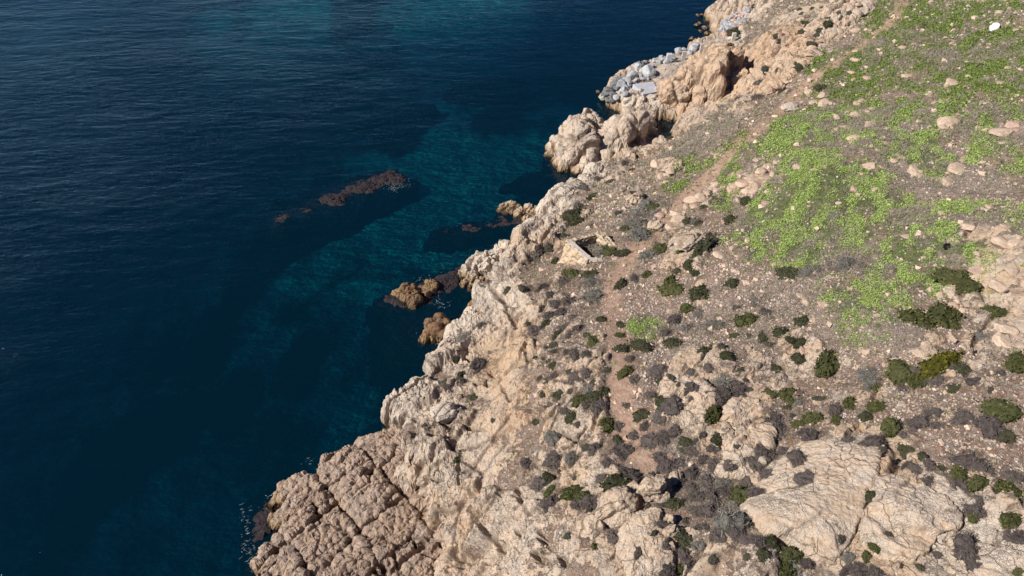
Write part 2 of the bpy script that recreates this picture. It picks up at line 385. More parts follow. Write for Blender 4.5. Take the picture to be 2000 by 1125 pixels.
# ---- masks
def blob(lst, soft=.6, asp=1.5):
    m = np.zeros(len(x), np.float32)
    for px, py, r, *k in lst:
        c, t = px_to_base(px, py); rw = r*t/FPX
        k = k[0] if k else 1.0
        d = np.hypot((x-c[0]), (y-c[1])/asp)/rw
        m = np.maximum(m, k*sstep(1+soft, 1-soft, d))
    return m
GREEN = [(1580,400,80),(1700,380,65),(1500,430,50),(1640,350,65),(1780,280,55),(1830,310,35),(1850,470,45),(1780,500,45),(1890,400,35),(1660,590,50,.8),(1730,560,35,.8),(1560,500,50),(1255,640,32,.9),(1690,640,40,.6),(1450,465,35,.8),
 (1560,260,50,.8),(1470,290,50,.8),(1420,340,28,.9),(1700,115,60,.9),(1800,60,75,.9),(1900,30,60,.9),(1950,150,70,.8),(1640,210,45,.7),(1850,160,70,.7),(1600,290,40,.7),(1680,270,40,.6),(1325,360,25,.8),(1740,220,60,.6),(1950,300,50,.6),(1970,80,50,.8),(1900,500,60,.6),(1620,130,50,.7),(1990,420,60,.5),(1660,160,60,.9),(1760,30,60,.9),(1850,100,80,.9),(1600,240,60,.9),(1520,270,40,.9),(1900,230,60,.7),(1430,380,40,.5),(1620,440,80,.9),(1750,420,80,.7),(1800,540,60,.8),(1700,600,60,.7),(1500,470,60,.8),(1600,330,70,.7),(1900,560,40,.5),(1360,320,40,.6),(1990,130,60,.8)]
DRY = [(1700,350,50,.5),(1650,500,60),(1800,420,60,.8),(1400,240,45),(1370,270,45),(1340,295,45,.8),(1560,560,50,.7),(1900,350,60,.8),(1750,230,60),(1270,400,30),(1500,340,50,.7),(1240,440,40),(1150,560,25),(1640,620,70,.6),
 (1740,650,60,.7),(1330,690,50,.7),(1290,700,40,.7),(1400,740,40,.8),(1850,230,60,.6),(1950,250,60,.7),(1480,60,30,.8),(1600,20,60,.5),(1550,30,50,.5),(1330,640,50,.6),(1400,620,60,.6),(1440,1000,60,.7),(1380,950,50,.7),(1160,500,28),(1720,100,60,.7),(1900,120,80,.7),(1660,250,80,.8),(1800,330,80,.8),(1950,450,80,.7),(1600,470,70,.8),(1450,430,40,.6),(1520,590,60,.8),(1700,520,60,.9),(1870,480,60,.8),(1480,650,50,.6),(1320,900,50,.9),(1440,1020,50,.9)]
ROCKB = [(960,640,90),(930,760,120),(920,900,120),(900,1050,110),(1000,700,50),(990,1050,100),(1040,950,60,.8),(1100,1050,90,.9),(1200,1060,70,.9),(1150,1000,70,.9),(1220,975,40),(1290,950,30),(1260,1090,60),(1700,1000,170),(1560,960,70),(1540,1040,60),
 (1850,1040,120),(1950,1090,90),(1640,930,90),(1750,930,70),(1960,600,60,.9),(1890,590,40,.8),(1990,700,80,.8),(1930,470,45,.7),(1960,530,45,.9),(1390,730,70,.6),(1330,780,45,.7),(1440,850,60,.8),(1370,840,60,.7),(1500,700,60,.6),(1660,750,70,.6),(1850,760,80,.6),
 (1560,690,50,.7),(1450,360,45,.7),(1390,375,30,.9),(1310,430,30,.9),(1330,470,40,.9),(1240,385,18),(1160,660,30,.8),(1200,700,25,.8),(1110,700,40,.6),(1120,870,70,.7),(1080,780,40,.6),(1480,200,60,.7),(1540,120,60,.9),(1600,60,60,.9),(1660,20,50,.8),(1700,-10,30,.8),
 (1500,100,60),(1470,160,60),(1560,30,50,.8),(1380,215,40),(1300,330,30),(1400,1110,60,.6),(1450,900,70,.6),(1250,800,20,.3),(1940,640,50,.8),(1890,850,60,.3),(1960,950,60,.4),(1450,1090,60,.7),(1180,350,40,.8),(1280,300,40,.7),(1110,760,70,.9),(1160,830,60,.8),(1150,900,70,.9),(1100,680,50,.7),(1370,800,70,.9),(1450,790,60,.8),(1400,880,50,.8),(1560,700,50,.8),(1330,500,50,.8),(1090,560,40,.7),(1060,620,40,.7),(1420,300,30,.6),(1600,760,60,.6),(1800,770,60,.6)]
ORA = [(1540,110,50),(1500,80,50),(1680,1060,60,.7),(1600,610,30,.8),(1320,540,20,.6),(1740,960,50,.6),(1020,800,60,.6),(980,700,60,.5),(1350,560,20,.5),(1480,20,40,.6),(1100,490,25,.5),(1200,1000,30,.3),(1060,540,20,.9)]
SCREE = [(1300,620,140,.9),(1450,600,120,.9),(1250,760,60,.8),(1900,850,110),(1750,780,90,.8),(1600,650,80,.7),(1560,540,70,.8),(1480,480,60,.8),(1200,400,60,.8),(1130,390,50,.8),(1880,650,90,.8),(1900,300,60,.6),(1100,600,50,.9),(1260,520,60,.6),(1990,900,80),(1700,850,80,.8),(1600,850,60,.6),(1500,760,60,.7),(1350,900,50,.7)]
PALE = [(950,540,45),(960,580,40),(900,640,50),(800,780,60,.8),(840,740,50,.8),(900,690,60,.6),(1100,390,40),(1050,430,40,.8),(960,620,60,.7),(880,880,50,.5),(1600,1000,80,.7),(1650,1060,60,.5),(1870,1070,80,.9),(1150,345,35),(860,830,60,.5),(1020,1040,80,.4),(1270,205,40,.6)]
m_g = blob(GREEN); m_d = blob(DRY); m_r = blob(ROCKB, .35); m_o = blob(ORA); m_s = blob(SCREE, .8); m_p = blob(PALE)
coastband = sstep(7.0, 3.0, s_in+fbm(P3*.3, 3, 8)*3); m_r = np.maximum(m_r, coastband)
TRAIL = [(1800,-60),(1745,40),(1690,85),(1625,130),(1560,180),(1480,250),(1410,320),(1345,380),(1290,440),(1225,505),(1190,560),(1195,610),(1213,690),(1215,780),(1235,860),(1265,900),(1300,915)]
trw = [px_to_base(*p)[0][:2] for p in TRAIL]
td = line_d(x, y, trw); m_t = sstep(1.9, .5, td+fbm(P3*.8, 2, 31)*.5)*.9
m_r = np.clip(m_r-.8*sstep(1.6, .5, td), 0, 1)
patch = fbm(P3*np.array([.28, .28, .1]), 4, 41); m_r = np.clip(m_r*.85+patch*.75*sstep(.15, .6, m_r)+sstep(.32, .55, patch)*.55*(m_g < .4), 0, 1)
m_s = np.clip(m_s+fbm(P3*.35, 3, 51)*.4+.1, 0, 1)
prom = sstep(1.2, .2, poly_sd(x, y, [tuple(at_z(a, b, 1.6)[:2]) for a, b in [(1255,125),(1300,108),(1375,88),(1440,62),(1450,82),(1400,110),(1340,145),(1290,165)]])*-1)
m_p = np.maximum(m_p, prom); m_r = np.maximum(m_r, prom)
rk = sstep(.35, .65, m_r)
# ---- displacement along the surface normal
P3 = np.stack([x, y, zb], 1)
def normals(V, F):
    a, b, c, d = (V[F[:, i]] for i in range(4)); n = np.cross(c-a, d-b); n /= np.linalg.norm(n, axis=1, keepdims=True)+1e-9
    out = np.zeros_like(V)
    for k in range(3):
        s = np.zeros(len(V))
        for i in range(4): s += np.bincount(F[:, i], n[:, k], len(V))
        out[:, k] = s
    out /= np.linalg.norm(out, axis=1, keepdims=True)+1e-9
    return out
def grit(P, seed=0, strike=.55):
    c, s = math.cos(strike), math.sin(strike)
    Q = np.stack([c*P[:, 0]+s*P[:, 1], -s*P[:, 0]+c*P[:, 1], P[:, 2]], 1).astype(np.float32)
    L = np.stack([Q[:, 0]*.5+Q[:, 2]*.5, Q[:, 1]*1.9, Q[:, 2]*1.7], 1)
    rd = lambda X, o, k: .45-np.abs(fbm(X, o, k))*2.2
    _, e, rr, t = voro(Q*np.array([1.5, 2.4, 2.2])+.25*np.stack([vnoise(Q*2, 1), vnoise(Q*2, 2), vnoise(Q*2, 3)], 1), seed+7)
    return .14*rd(L*.9, 3, seed+1)+.075*rd(Q*2.3, 3, seed+2)+.045*rd(Q*6, 2, seed+3)+.10*(t*.7+.5*(rr-.5))+.05*np.minimum(e*5, 1)
def blur(d, F, n, k=1):
    for _ in range(k):
        m = d[F].mean(1); a = np.zeros(n); c = np.zeros(n)
        for i in range(4): a += np.bincount(F[:, i], m, n); c += np.bincount(F[:, i], None, n)
        d = a/np.maximum(c, 1)
    return d
def rockdisp(P, seed=0, s1=.33, a1=.8, s2=1.0, a2=.3, s3=2.9, a3=.09, strike=.55, warp=.22, gate=1.0, facet=1.0, crev=.4, strata=.3):
    """blocky, jointed rock: returns displacement and crack mask"""
    c, s = math.cos(strike), math.sin(strike)
    Q = np.stack([c*P[:, 0]+s*P[:, 1], -s*P[:, 0]+c*P[:, 1], P[:, 2]], 1).astype(np.float32)
    Wp = np.stack([fbm(Q*.7+9, 3, seed+90), fbm(Q*.7+31, 3, seed+91), fbm(Q*.7+57, 3, seed+92)], 1)*warp
    Qw = Q+Wp
    _, e1, r1, t1 = voro(Qw*np.array([s1*.55, s1, s1*.8]), seed)
    _, e2, r2, t2 = voro(Qw*np.array([s2*.6, s2*1.1, s2*.9])+5, seed+10)
    _, e3, r3, t3 = voro((Q+Wp*.3)*s3, seed+20)
    g1 = sstep(-.15-gate, .25-gate, fbm(Q*.3+3, 3, seed+70)); g2 = sstep(-.1-gate, .3-gate, fbm(Q*.4+7, 3, seed+71))
    e1 = 1-(1-np.minimum(e1, 1))*g1; e2 = 1-(1-np.minimum(e2, 1))*g2
    d = a1*(crev*np.minimum(e1*5.0, 1)+.5*(r1-.5)+.62*facet*t1) + a2*(.8*crev*np.minimum(e2*4.5, 1)+.45*(r2-.5)+.62*facet*t2) + a3*(np.minimum(e3*3, 1)+.6*t3)
    lay = fbm(np.stack([Q[:, 0]*.35+Q[:, 2]*.4, Q[:, 1]*2.2+Q[:, 2]*1.1+Wp[:, 0]*1.5, Q[:, 2]*1.8], 1)+3, 4, seed+63); d = d+strata*(.5-np.abs(lay)*2.2)*.5
    d += .25*a1*fbm(Q*.5, 4, seed+50)+.06*fbm(Q*5, 3, seed+60)+.35*a2*(np.abs(fbm(Q*np.array([.9, 3.0, 2.2])+2, 3, seed+61))-.2)
    crack = np.maximum(sstep(.06, .0, e1)*g1, .7*sstep(.06, .0, e2)*g2)
    return d, crack
nm = normals(P3, F)
coast = sstep(9, 1, s_in)
dr, ck = rockdisp(P3, 3, .24, .95, .75, .32, 2.6, .07, gate=.3, strata=.16, crev=.55, facet=1.35)
layr = fbm(np.stack([x*.12+zb*.3, y*.25+zb*.9, zb*1.6], 1)+4, 4, 66); dr = dr+m_o*.9*(.4-np.abs(layr)*2.4)
smooth = blob([(1600,1010,110),(1000,760,50),(990,700,40),(1680,1050,80),(1870,1080,70),(960,880,50)], .5)
amp = (.42+.55*coast+.3*m_o)*(1-.55*smooth)*(1-.8*prom)
soilh = fbm(P3*1.4, 4, 71)*.13+fbm(P3*5.5, 3, 72)*.045
tuft = m_g*np.maximum(0, fbm(P3*1.2, 3, 81))*.35+m_d*np.maximum(0, fbm(P3*1.4, 3, 83))*.35
dr = blur(dr, F, len(x), 2)*amp+grit(P3, 5)*(.55+.6*coast+.8*m_o)*(1-.6*smooth)*(1-.7*prom)
FIS = [[(1008,955),(1030,1000),(1060,1050),(1078,1072)],[(1060,1062),(1095,1095),(1112,1120)],[(1015,1050),(1040,1080),(1070,1120)],[(1036,620),(1030,700),(1042,760),(1038,840)],[(905,700),(960,735),(1000,790)],[(860,850),(900,905),(905,960)],[(930,1000),(975,1060),(1000,1110)],[(1150,840),(1120,880),(1060,905)],[(1700,870),(1706,905),(1690,935)],[(1760,900),(1700,915),(1640,905)],[(1950,960),(1900,1010),(1850,1040)],[(1460,800),(1480,850),(1500,870)],[(1090,440),(1060,470),(1040,500)],[(1100,560),(1060,600),(1045,640)],[(960,560),(990,600),(1010,640)],[(1200,740),(1150,760),(1110,800)]]
jw = fbm(P3*.5, 3, 401)*.5; cut = np.zeros(len(x))
for L in FIS: cut = np.maximum(cut, 1.0*sstep(-.25, .15, fbm(P3*.5+2, 2, 402))*sstep(.24, .04, line_d(x, y, [px_to_base(*q)[0][:2] for q in L])+jw*.35))
for ang, sp_, off, sd_ in ((2.45, 4.2, .3, 411), (1.05, 5.6, 1.7, 412), (2.25, 1.9, .9, 413)):
    u = x*math.cos(ang)+y*math.sin(ang)+jw*1.2; t_ = np.abs(((u+off)/sp_) % 1-.5)*sp_; t_ = sp_/2-t_
    cut = np.maximum(cut, (.8 if sp_ > 2 else .35)*sstep(.26, .04, t_)*sstep(.0, .25, fbm(P3*.25+sd_, 3, sd_)))
cut = cut*(1-prom)*(1-.4*smooth)
d = rk*(dr+.12-.75*cut)+(1-rk)*(soilh*(1-.6*m_t)+tuft)
V = P3+nm*d[:, None]*np.array([1, 1, 1.0])
V[:, 2] -= .12*m_t
keep = V[:, 2] > -5.0
F = F[keep[F].any(1)]
ck = np.maximum(ck, .8*cut); mA = np.stack([m_r, m_g, m_t, ck*rk], 1); mB = np.stack([m_s, m_d, m_o, m_p], 1)
V, F, mA, mB, m_g2, m_d2, rk2, m_s2, m_t2, sin2 = compact(V, F, mA, mB, m_g, m_d, rk, m_s, m_t, s_in)
me = mesh_np('hillside', V, F, False); attr(me, 'mA', mA); attr(me, 'mB', mB)
tag(link('hillside', me, M_HILL), kind='structure')
LANDV, LANDF = V, F
BVH = BVHTree.FromPolygons([tuple(v) for v in V.tolist()], F.tolist())
# ------------------------------------------------------------------ seabed and water
SEA = [(880,270,-3),(820,300,-3.2),(1000,320,-2.6),(850,350,-3),(900,130,-5.5),(890,190,-4),(1100,230,-2.6),(1290,240,-1.6),(560,10,-2.8),(400,22,-3.4),(950,0,-1.9),(800,12,-2.6),(1020,-15,-1.9),(650,22,-2.8),(60,10,-6),(300,300,-13),(100,100,-11),(100,600,-13),(300,800,-9),
 (600,600,-7),(500,200,-12),(700,120,-11),(150,1000,-12),(600,800,-8.5),(700,700,-6),(450,1000,-8),(850,500,-2.8),(750,450,-3.8),(620,440,-4.4),(680,410,-3.6),(820,370,-2.8),(1300,60,-7),(1150,150,-5.5),(600,300,-8),(900,420,-2.4),(800,420,-3.2),(880,490,-2.0),(1000,470,-1.6),(1000,200,-4.5),(700,250,-6),(200,450,-13),
 (700,320,-4),(930,540,-1.6),(850,650,-1.7),(780,640,-2.2),(820,720,-2.6),(720,760,-4.5),(950,620,-1.6),(1100,60,-8),(1080,340,-2.5),(-400,500,-15),(-300,1000,-14),(1150,20,-8),(200,-60,-7),(800,-60,-5)]
sp = np.array([np.r_[at_z(a, b, 0)[:2], z] for a, b, z in SEA]+[np.array([-200., 300., -16]), np.array([200., 330., -8]), np.array([60., 100., -3.]), np.array([40., 40., -4]), np.array([-150., 0., -15.])])
ZS = RBF(sp, 6, .01)
gx, gy = np.meshgrid(np.arange(-330, 260, 1.1), np.arange(-60, 400, 1.1), indexing='xy')
zs = np.minimum(ZS(gx, gy), -1.2); Ps = np.stack([gx.ravel(), gy.ravel(), zs.ravel()], 1)
weed = np.full(len(Ps), .50, np.float32)
def seablob(lst, base):
    m = np.zeros(len(Ps), np.float32)
    for px, py, r in lst:
        c = at_z(px, py, 0); t = (CAM_H)/-ray(px, py)[2]; rw = r*t/FPX
        m = np.maximum(m, sstep(1.5, .5, np.hypot(Ps[:, 0]-c[0], (Ps[:, 1]-c[1])/1.8)/rw))
    return m
weed -= .45*seablob([(880,270,70),(820,310,60),(1000,310,60),(860,350,50),(900,-8,120),(1000,60,40),(540,6,110),(400,20,60),(890,190,45),(920,140,50),(940,390,40),(780,420,50),(700,300,50),(600,330,40),(60,10,60),(1120,215,25),(1290,240,30),(620,20,30),(850,450,40)], 0)
weed += .5*seablob([(350,590,60),(250,600,50),(420,690,45),(200,770,70),(100,830,70),(300,740,50),(50,900,60),(950,165,60),(780,215,50),(620,290,35),(1150,110,60),(1200,140,50),(300,20,120),(450,5,70),(680,5,50),(800,690,60),(780,620,60),(700,850,50),(560,640,40),(1050,350,50),(480,430,60),(1250,80,60),(1350,30,60),(850,590,70)], 0)
Ps[:, 2] += fbm(Ps*.12, 4, 200)*.9*np.clip(-Ps[:, 2]/6, .2, 1)
me = mesh_np('seabed', Ps, grid_faces(*gx.shape)); attr(me, 'mA', np.stack([weed, weed, weed], 1)); tag(link('seabed', me, M_SEABED), kind='structure')
wx, wy = np.meshgrid(np.linspace(-700, 500, 161), np.linspace(-200, 1000, 161), indexing='xy')
top = np.stack([wx.ravel(), wy.ravel(), 0*wx.ravel()], 1)
Fw = grid_faces(161, 161)
bot = np.array([[-700, -200, -40], [500, -200, -40], [500, 1000, -40], [-700, 1000, -40]], float)
me = bpy.data.meshes.new('sea')
nv = len(top); ring = [0, 160, 161*161-1, 161*160]
edge_s = [i for i in range(161)]; edge_e = [i*161+160 for i in range(161)]; edge_n = [160*161+i for i in range(160, -1, -1)]; edge_w = [i*161 for i in range(160, -1, -1)]
faces = Fw.tolist()+[[nv, nv+1]+edge_s[::-1], [nv+1, nv+2]+edge_e[::-1], [nv+2, nv+3]+edge_n[::-1], [nv+3, nv]+edge_w[::-1], [nv+3, nv+2, nv+1, nv]]
me.from_pydata(np.vstack([top, bot]).tolist(), [], faces); me.update()
calm = np.ones(nv+4, np.float32); dl = -poly_sd(top[:, 0], top[:, 1], poly); calm[:nv] = np.clip(.32+.75*sstep(8, 75, dl), 0, 1.1)
attr(me, 'calm', np.stack([calm]*3, 1))
tag(link('sea', me, M_WATER), kind='structure')
# ------------------------------------------------------------------ large rock masses (each its own thing)
SURF = []
def snap(px, py):
    d = Vector(ray(px, py)); h = BVH.ray_cast(cam.location, d.normalized())
    return h[0], h[1]
def drop(x, y):
    h = BVH.ray_cast(Vector((x, y, 90)), Vector((0, 0, -1))); return h[0], h[1]
def rock_mass(name, label, cat, outline, peaks, mat, step=.16, steep=4.0, seed=1, disp=(.33, .8, 1.0, .3, 2.9, .09), amp=1.0, floor=-4.0, wob=.5, group=None, c=1.2, strike=.55, extra=None, gr_amt=1.0, **rk):
    rel = outline[0][2] is None
    if rel: conv = lambda p: np.array(snap(p[0], p[1])[0])+np.array([0, 0, (p[3] if len(p) > 3 else .1)])
    else: conv = lambda p: at_z(*p)
    op = [conv(p) for p in outline]; pk = [conv(p) for p in peaks]
    pp = np.array(op+pk); f = RBF(pp, c, .005); pl = [tuple(p[:2]) for p in op]
    lo = pp[:, :2].min(0)-3; hi = pp[:, :2].max(0)+3
    gx, gy = np.meshgrid(np.arange(lo[0], hi[0], step), np.arange(lo[1], hi[1], step), indexing='xy')
    sh = gx.shape; gx = gx.ravel(); gy = gy.ravel(); z = f(gx, gy)
    Q = np.stack([gx, gy, z], 1)
    s = poly_sd(gx, gy, pl)+fbm(Q*np.array([.6, .6, 0])+seed, 4, seed+7)*wob
    z = z-np.where(s < 0, -s*steep, 0); Q[:, 2] = z
    if extra is not None: Q[:, 2] += extra(Q)
    if mat is M_REEF: Q[:, 2] += .16
    F = grid_faces(*sh); n = normals(Q, F)
    d, ck = rockdisp(Q, seed, *disp, strike=strike, **rk)
    d = blur(d, F, len(Q), 1)*amp+grit(Q, seed, strike)*gr_amt
    Q = Q+n*d[:, None]
    k = (s > -.9) if rel else Q[:, 2] > floor; F = F[k[F].any(1)]
    Q, F, ck = compact(Q, F, ck)
    if mat is not M_REEF: SURF.append(BVHTree.FromPolygons([tuple(v) for v in Q.tolist()], F.tolist()))
    base = np.array([Q[:, 0].mean(), Q[:, 1].mean(), 0.0]); Q -= base
    me = mesh_np(name, Q, F, False); attr(me, 'mC', np.stack([ck]*3, 1))
    o = link(name, me, mat, loc=base); tag(o, label, cat, group)
    return o
def joints(Q):       # two families of long straight joints cutting the shelf
    r = 0
    for ang, sp_, w, off in ((2.35, 4.6, .26, .4), (.70, 5.2, .24, 1.1), (2.2, 1.7, .10, .2), (.6, 2.1, .08, .7)):
        u = Q[:, 0]*math.cos(ang)+Q[:, 1]*math.sin(ang)+fbm(Q*.35, 3, 301)*.8
        t = np.abs(((u+off)/sp_) % 1-.5)*sp_; t = sp_/2-t
        r = r-(1.7 if sp_ > 3 else .6)*sstep(w*1.8, w*.3, t)
    return r
rock_mass('rock_shelf', 'low grey-brown rock shelf split by deep joints at the foot of the headland', 'rock shelf',
 [(500,1300,1.2),(498,1180,1.2),(505,1125,1.2),(500,1095,1.0),(520,1065,1.2),(545,1040,1.0),(522,1015,.2),(515,995,.2),(545,970,.5),(553,945,.8),(600,925,1.2),(622,910,1.4),(632,890,1.8),(665,878,2.0),(700,862,2),(735,850,2.2),(785,838,2.4),(800,880,2.2),(835,925,1.6),(860,1000,2),(880,1065,2.2),(870,1125,2),(870,1300,2)],
 [(600,960,1.8),(650,920,2.4),(720,890,2.6),(760,880,2.4),(800,915,1.3),(660,975,1.0),(690,940,2.3),(740,960,2.2),(800,970,2.0),(600,1020,1.9),(560,1000,1.2),(680,1020,2.0),(760,1030,2.2),(830,1040,1.9),(560,1090,2.0),(620,1090,2.1),(640,1040,1.9),(720,1100,2.2),(800,1100,2.0),(700,1200,2.2)],
 M_GREYROCK, step=.08, seed=101, disp=(.34, .45, 1.0, .30, 3.0, .09), amp=1.0, wob=.5, strike=.75, extra=joints, gr_amt=.75, strata=.07, crev=.5, facet=.95)
rock_mass('rock_outcrop', 'tall rounded tan outcrop jutting into the sea, left of the two big ones', 'rock outcrop',
 [(1070,302,.2),(1090,283,.8),(1100,262,1.2),(1112,245,1.8),(1128,230,2.0),(1150,226,2.2),(1168,235,1.2),(1178,248,.3),(1172,262,.3),(1180,275,.8),(1178,290,1.2),(1168,310,.8),(1160,328,.2),(1130,332,.2),(1100,328,.2),(1085,318,.2)],
 [(1138,250,5.5),(1150,243,5.0),(1120,268,4.3),(1135,285,3.5),(1105,292,1.8),(1118,305,2.4),(1155,295,3.0),(1150,312,2.2),(1160,272,2.8)], M_ROCK, step=.13, seed=111, disp=(.26, .9, .75, .42, 2.6, .07), wob=.4, strata=.15, crev=.8, facet=1.8, c=.6)
rock_mass('rock_outcrop', 'blocky tan outcrop with a shaded right face beside the green pool', 'rock outcrop',
 [(1168,300,1),(1180,265,1.5),(1190,255,2),(1205,240,3),(1220,232,3),(1250,222,3.2),(1262,228,1.2),(1272,238,.4),(1280,252,.4),(1284,266,.8),(1270,280,1.0),(1240,298,.8),(1200,318,.5),(1172,322,.3)],
 [(1238,240,6.0),(1252,236,6.3),(1215,258,5.2),(1200,275,4.0),(1225,275,4.6),(1245,262,4.8),(1263,258,2.0),(1185,298,2.6),(1215,298,2.4)], M_ROCK, step=.13, seed=121, disp=(.24, 1.0, .7, .4, 2.6, .07), wob=.3, strata=.15, crev=.8, facet=1.8, c=.6)
rock_mass('cliff_spur', 'ochre rock spur with a black shaded right face above the promenade', 'rock spur',
 [(1276,190,1.2),(1275,178,2),(1290,168,2),(1320,152,2.2),(1350,135,2.4),(1372,116,4),(1386,100,6),(1398,88,8.5),(1414,85,9.5),(1434,96,8.2),(1443,112,7.2),(1449,140,6.0),(1450,165,4.8),(1446,184,3.2),(1425,192,2.6),(1400,194,2.6),(1380,202,2.3),(1340,215,1.6),(1300,222,.8),(1285,210,.8)],
 [(1409,93,10.6),(1413,110,10.8),(1411,128,10.2),(1406,146,9.0),(1398,162,7.2),(1388,178,5.0),(1395,115,8.0),(1385,140,6.8),(1360,150,5.2),(1330,165,4.4),(1300,180,3.2),(1368,178,4.2),(1330,195,3.0),(1350,185,3.3),
  (1430,174,3.6),(1424,182,3.0),(1418,176,3.6),(1436,160,4.4),(1434,104,8.6),(1441,118,7.6),(1446,140,6.5),(1410,186,3.0)], M_ORANGE, step=.14, seed=131, disp=(.28, .8, .8, .5, 2.3, .12), wob=.3, steep=5, crev=.8, strata=.5, facet=1.6, c=.6)
rock_mass('shore_rock', 'pale rock ledge with an orange-stained foot below the concrete slab', 'shore rock',
 [(1198,200,.8),(1212,188,1.2),(1240,186,1.6),(1290,188,1.8),(1305,200,1.5),(1320,214,1.0),(1300,224,.3),(1270,226,.2),(1240,224,.1),(1210,218,.1),(1200,210,.2)],
 [(1225,196,2.2),(1255,196,2.5),(1285,200,2.3),(1250,210,1.6),(1290,212,1.5)], M_PALE, step=.14, seed=141, disp=(.35, .9, 1.0, .4, 2.6, .1), wob=.3)
rock_mass('shore_rock', 'white flat-topped coastal rock knuckle above the shore below the scrub slope', 'shore rock',
 [(1062,405,2),(1072,385,3),(1095,366,3.4),(1128,362,3.4),(1138,372,3.4),(1138,392,4),(1125,408,3.6),(1100,414,3.2),(1075,418,2.4)],
 [(1090,385,5.0),(1115,378,5.3),(1120,395,5.0),(1095,400,4.8)], M_PALE, step=.11, seed=151, disp=(.25, .7, .9, .25, 2.6, .07), wob=.25)
rock_mass('spiky_rock', 'jagged pale grey shore rock with a brown foot', 'shore rock',
 [(893,542,.1),(905,528,.6),(915,508,1.4),(940,500,1.6),(965,492,1.7),(990,484,1.8),(1008,484,1.8),(1012,500,2),(990,520,1.2),(965,545,.3),(930,560,.1),(905,558,.0)],
 [(930,515,2.2),(955,505,2.5),(985,496,2.8),(1000,492,2.9),(960,522,1.7),(930,535,1.0)], M_PALE, step=.09, seed=161, disp=(.8, .9, 1.9, .55, 4.5, .12), wob=.5)
rock_mass('shore_rock', 'small brown knobby rock, outermost of the pair off the shore', 'shore rock',
 [(976,412,0),(982,400,.6),(995,395,.8),(1010,398,.6),(1020,408,.3),(1012,416,.0),(990,418,0)], [(990,406,1.6),(1004,405,1.4)], M_ROCK, step=.09, seed=171, disp=(.7, .6, 1.6, .35, 4, .1), wob=.3)
rock_mass('shore_rock', 'rounded tan rock, inner and larger of the pair off the shore', 'shore rock',
 [(1002,430,0),(1012,416,.4),(1030,405,.9),(1048,402,1.0),(1062,412,1.0),(1062,426,.3),(1040,433,0),(1015,434,0)], [(1030,416,1.9),(1045,412,2.2)], M_ROCK, step=.09, seed=172, disp=(.7, .6, 1.6, .35, 4, .1), wob=.3)
rock_mass('shore_rock', 'orange-brown knobby rock in the surf, left of the awash pair', 'shore rock',
 [(776,582,0),(782,568,.4),(795,560,.6),(812,562,.6),(820,572,.4),(822,586,0),(805,596,0),(788,592,0)], [(796,572,1.7),(806,578,1.6)], M_BROWNROCK, step=.08, seed=181, disp=(.8, .5, 1.8, .35, 4, .1), wob=.35)
rock_mass('shore_rock', 'olive-brown rock in the surf, right of the awash pair', 'shore rock',
 [(818,576,0),(825,560,.3),(838,550,.5),(850,550,.4),(848,565,.3),(836,580,0)], [(838,560,1.5),(830,568,1.2)], M_BROWNROCK, step=.08, seed=182, disp=(.8, .5, 1.8, .35, 4, .1), wob=.35)
rock_mass('shore_rock', 'cracked orange-brown boulder standing in the shallows beside the headland', 'shore rock',
 [(828,662,0),(835,645,.4),(840,632,.8),(855,628,1.0),(868,634,.9),(872,650,.4),(866,664,0),(845,668,0)], [(848,642,2.0),(860,642,1.9),(850,655,1.2)], M_BROWNROCK, step=.08, seed=183, disp=(.5, .9, 1.3, .3, 4, .08), wob=.25)
rock_mass('shore_rock', 'brown weathered ledge dipping into the shallow bay', 'shore rock',
 [(898,618,-.3),(915,605,.1),(925,588,.5),(945,590,1.2),(960,610,1.5),(945,625,1),(915,628,.4)], [(935,605,1.3),(920,612,.6)], M_BROWNROCK, step=.1, seed=184, disp=(.8, .6, 1.6, .3, 4, .1), wob=.4)
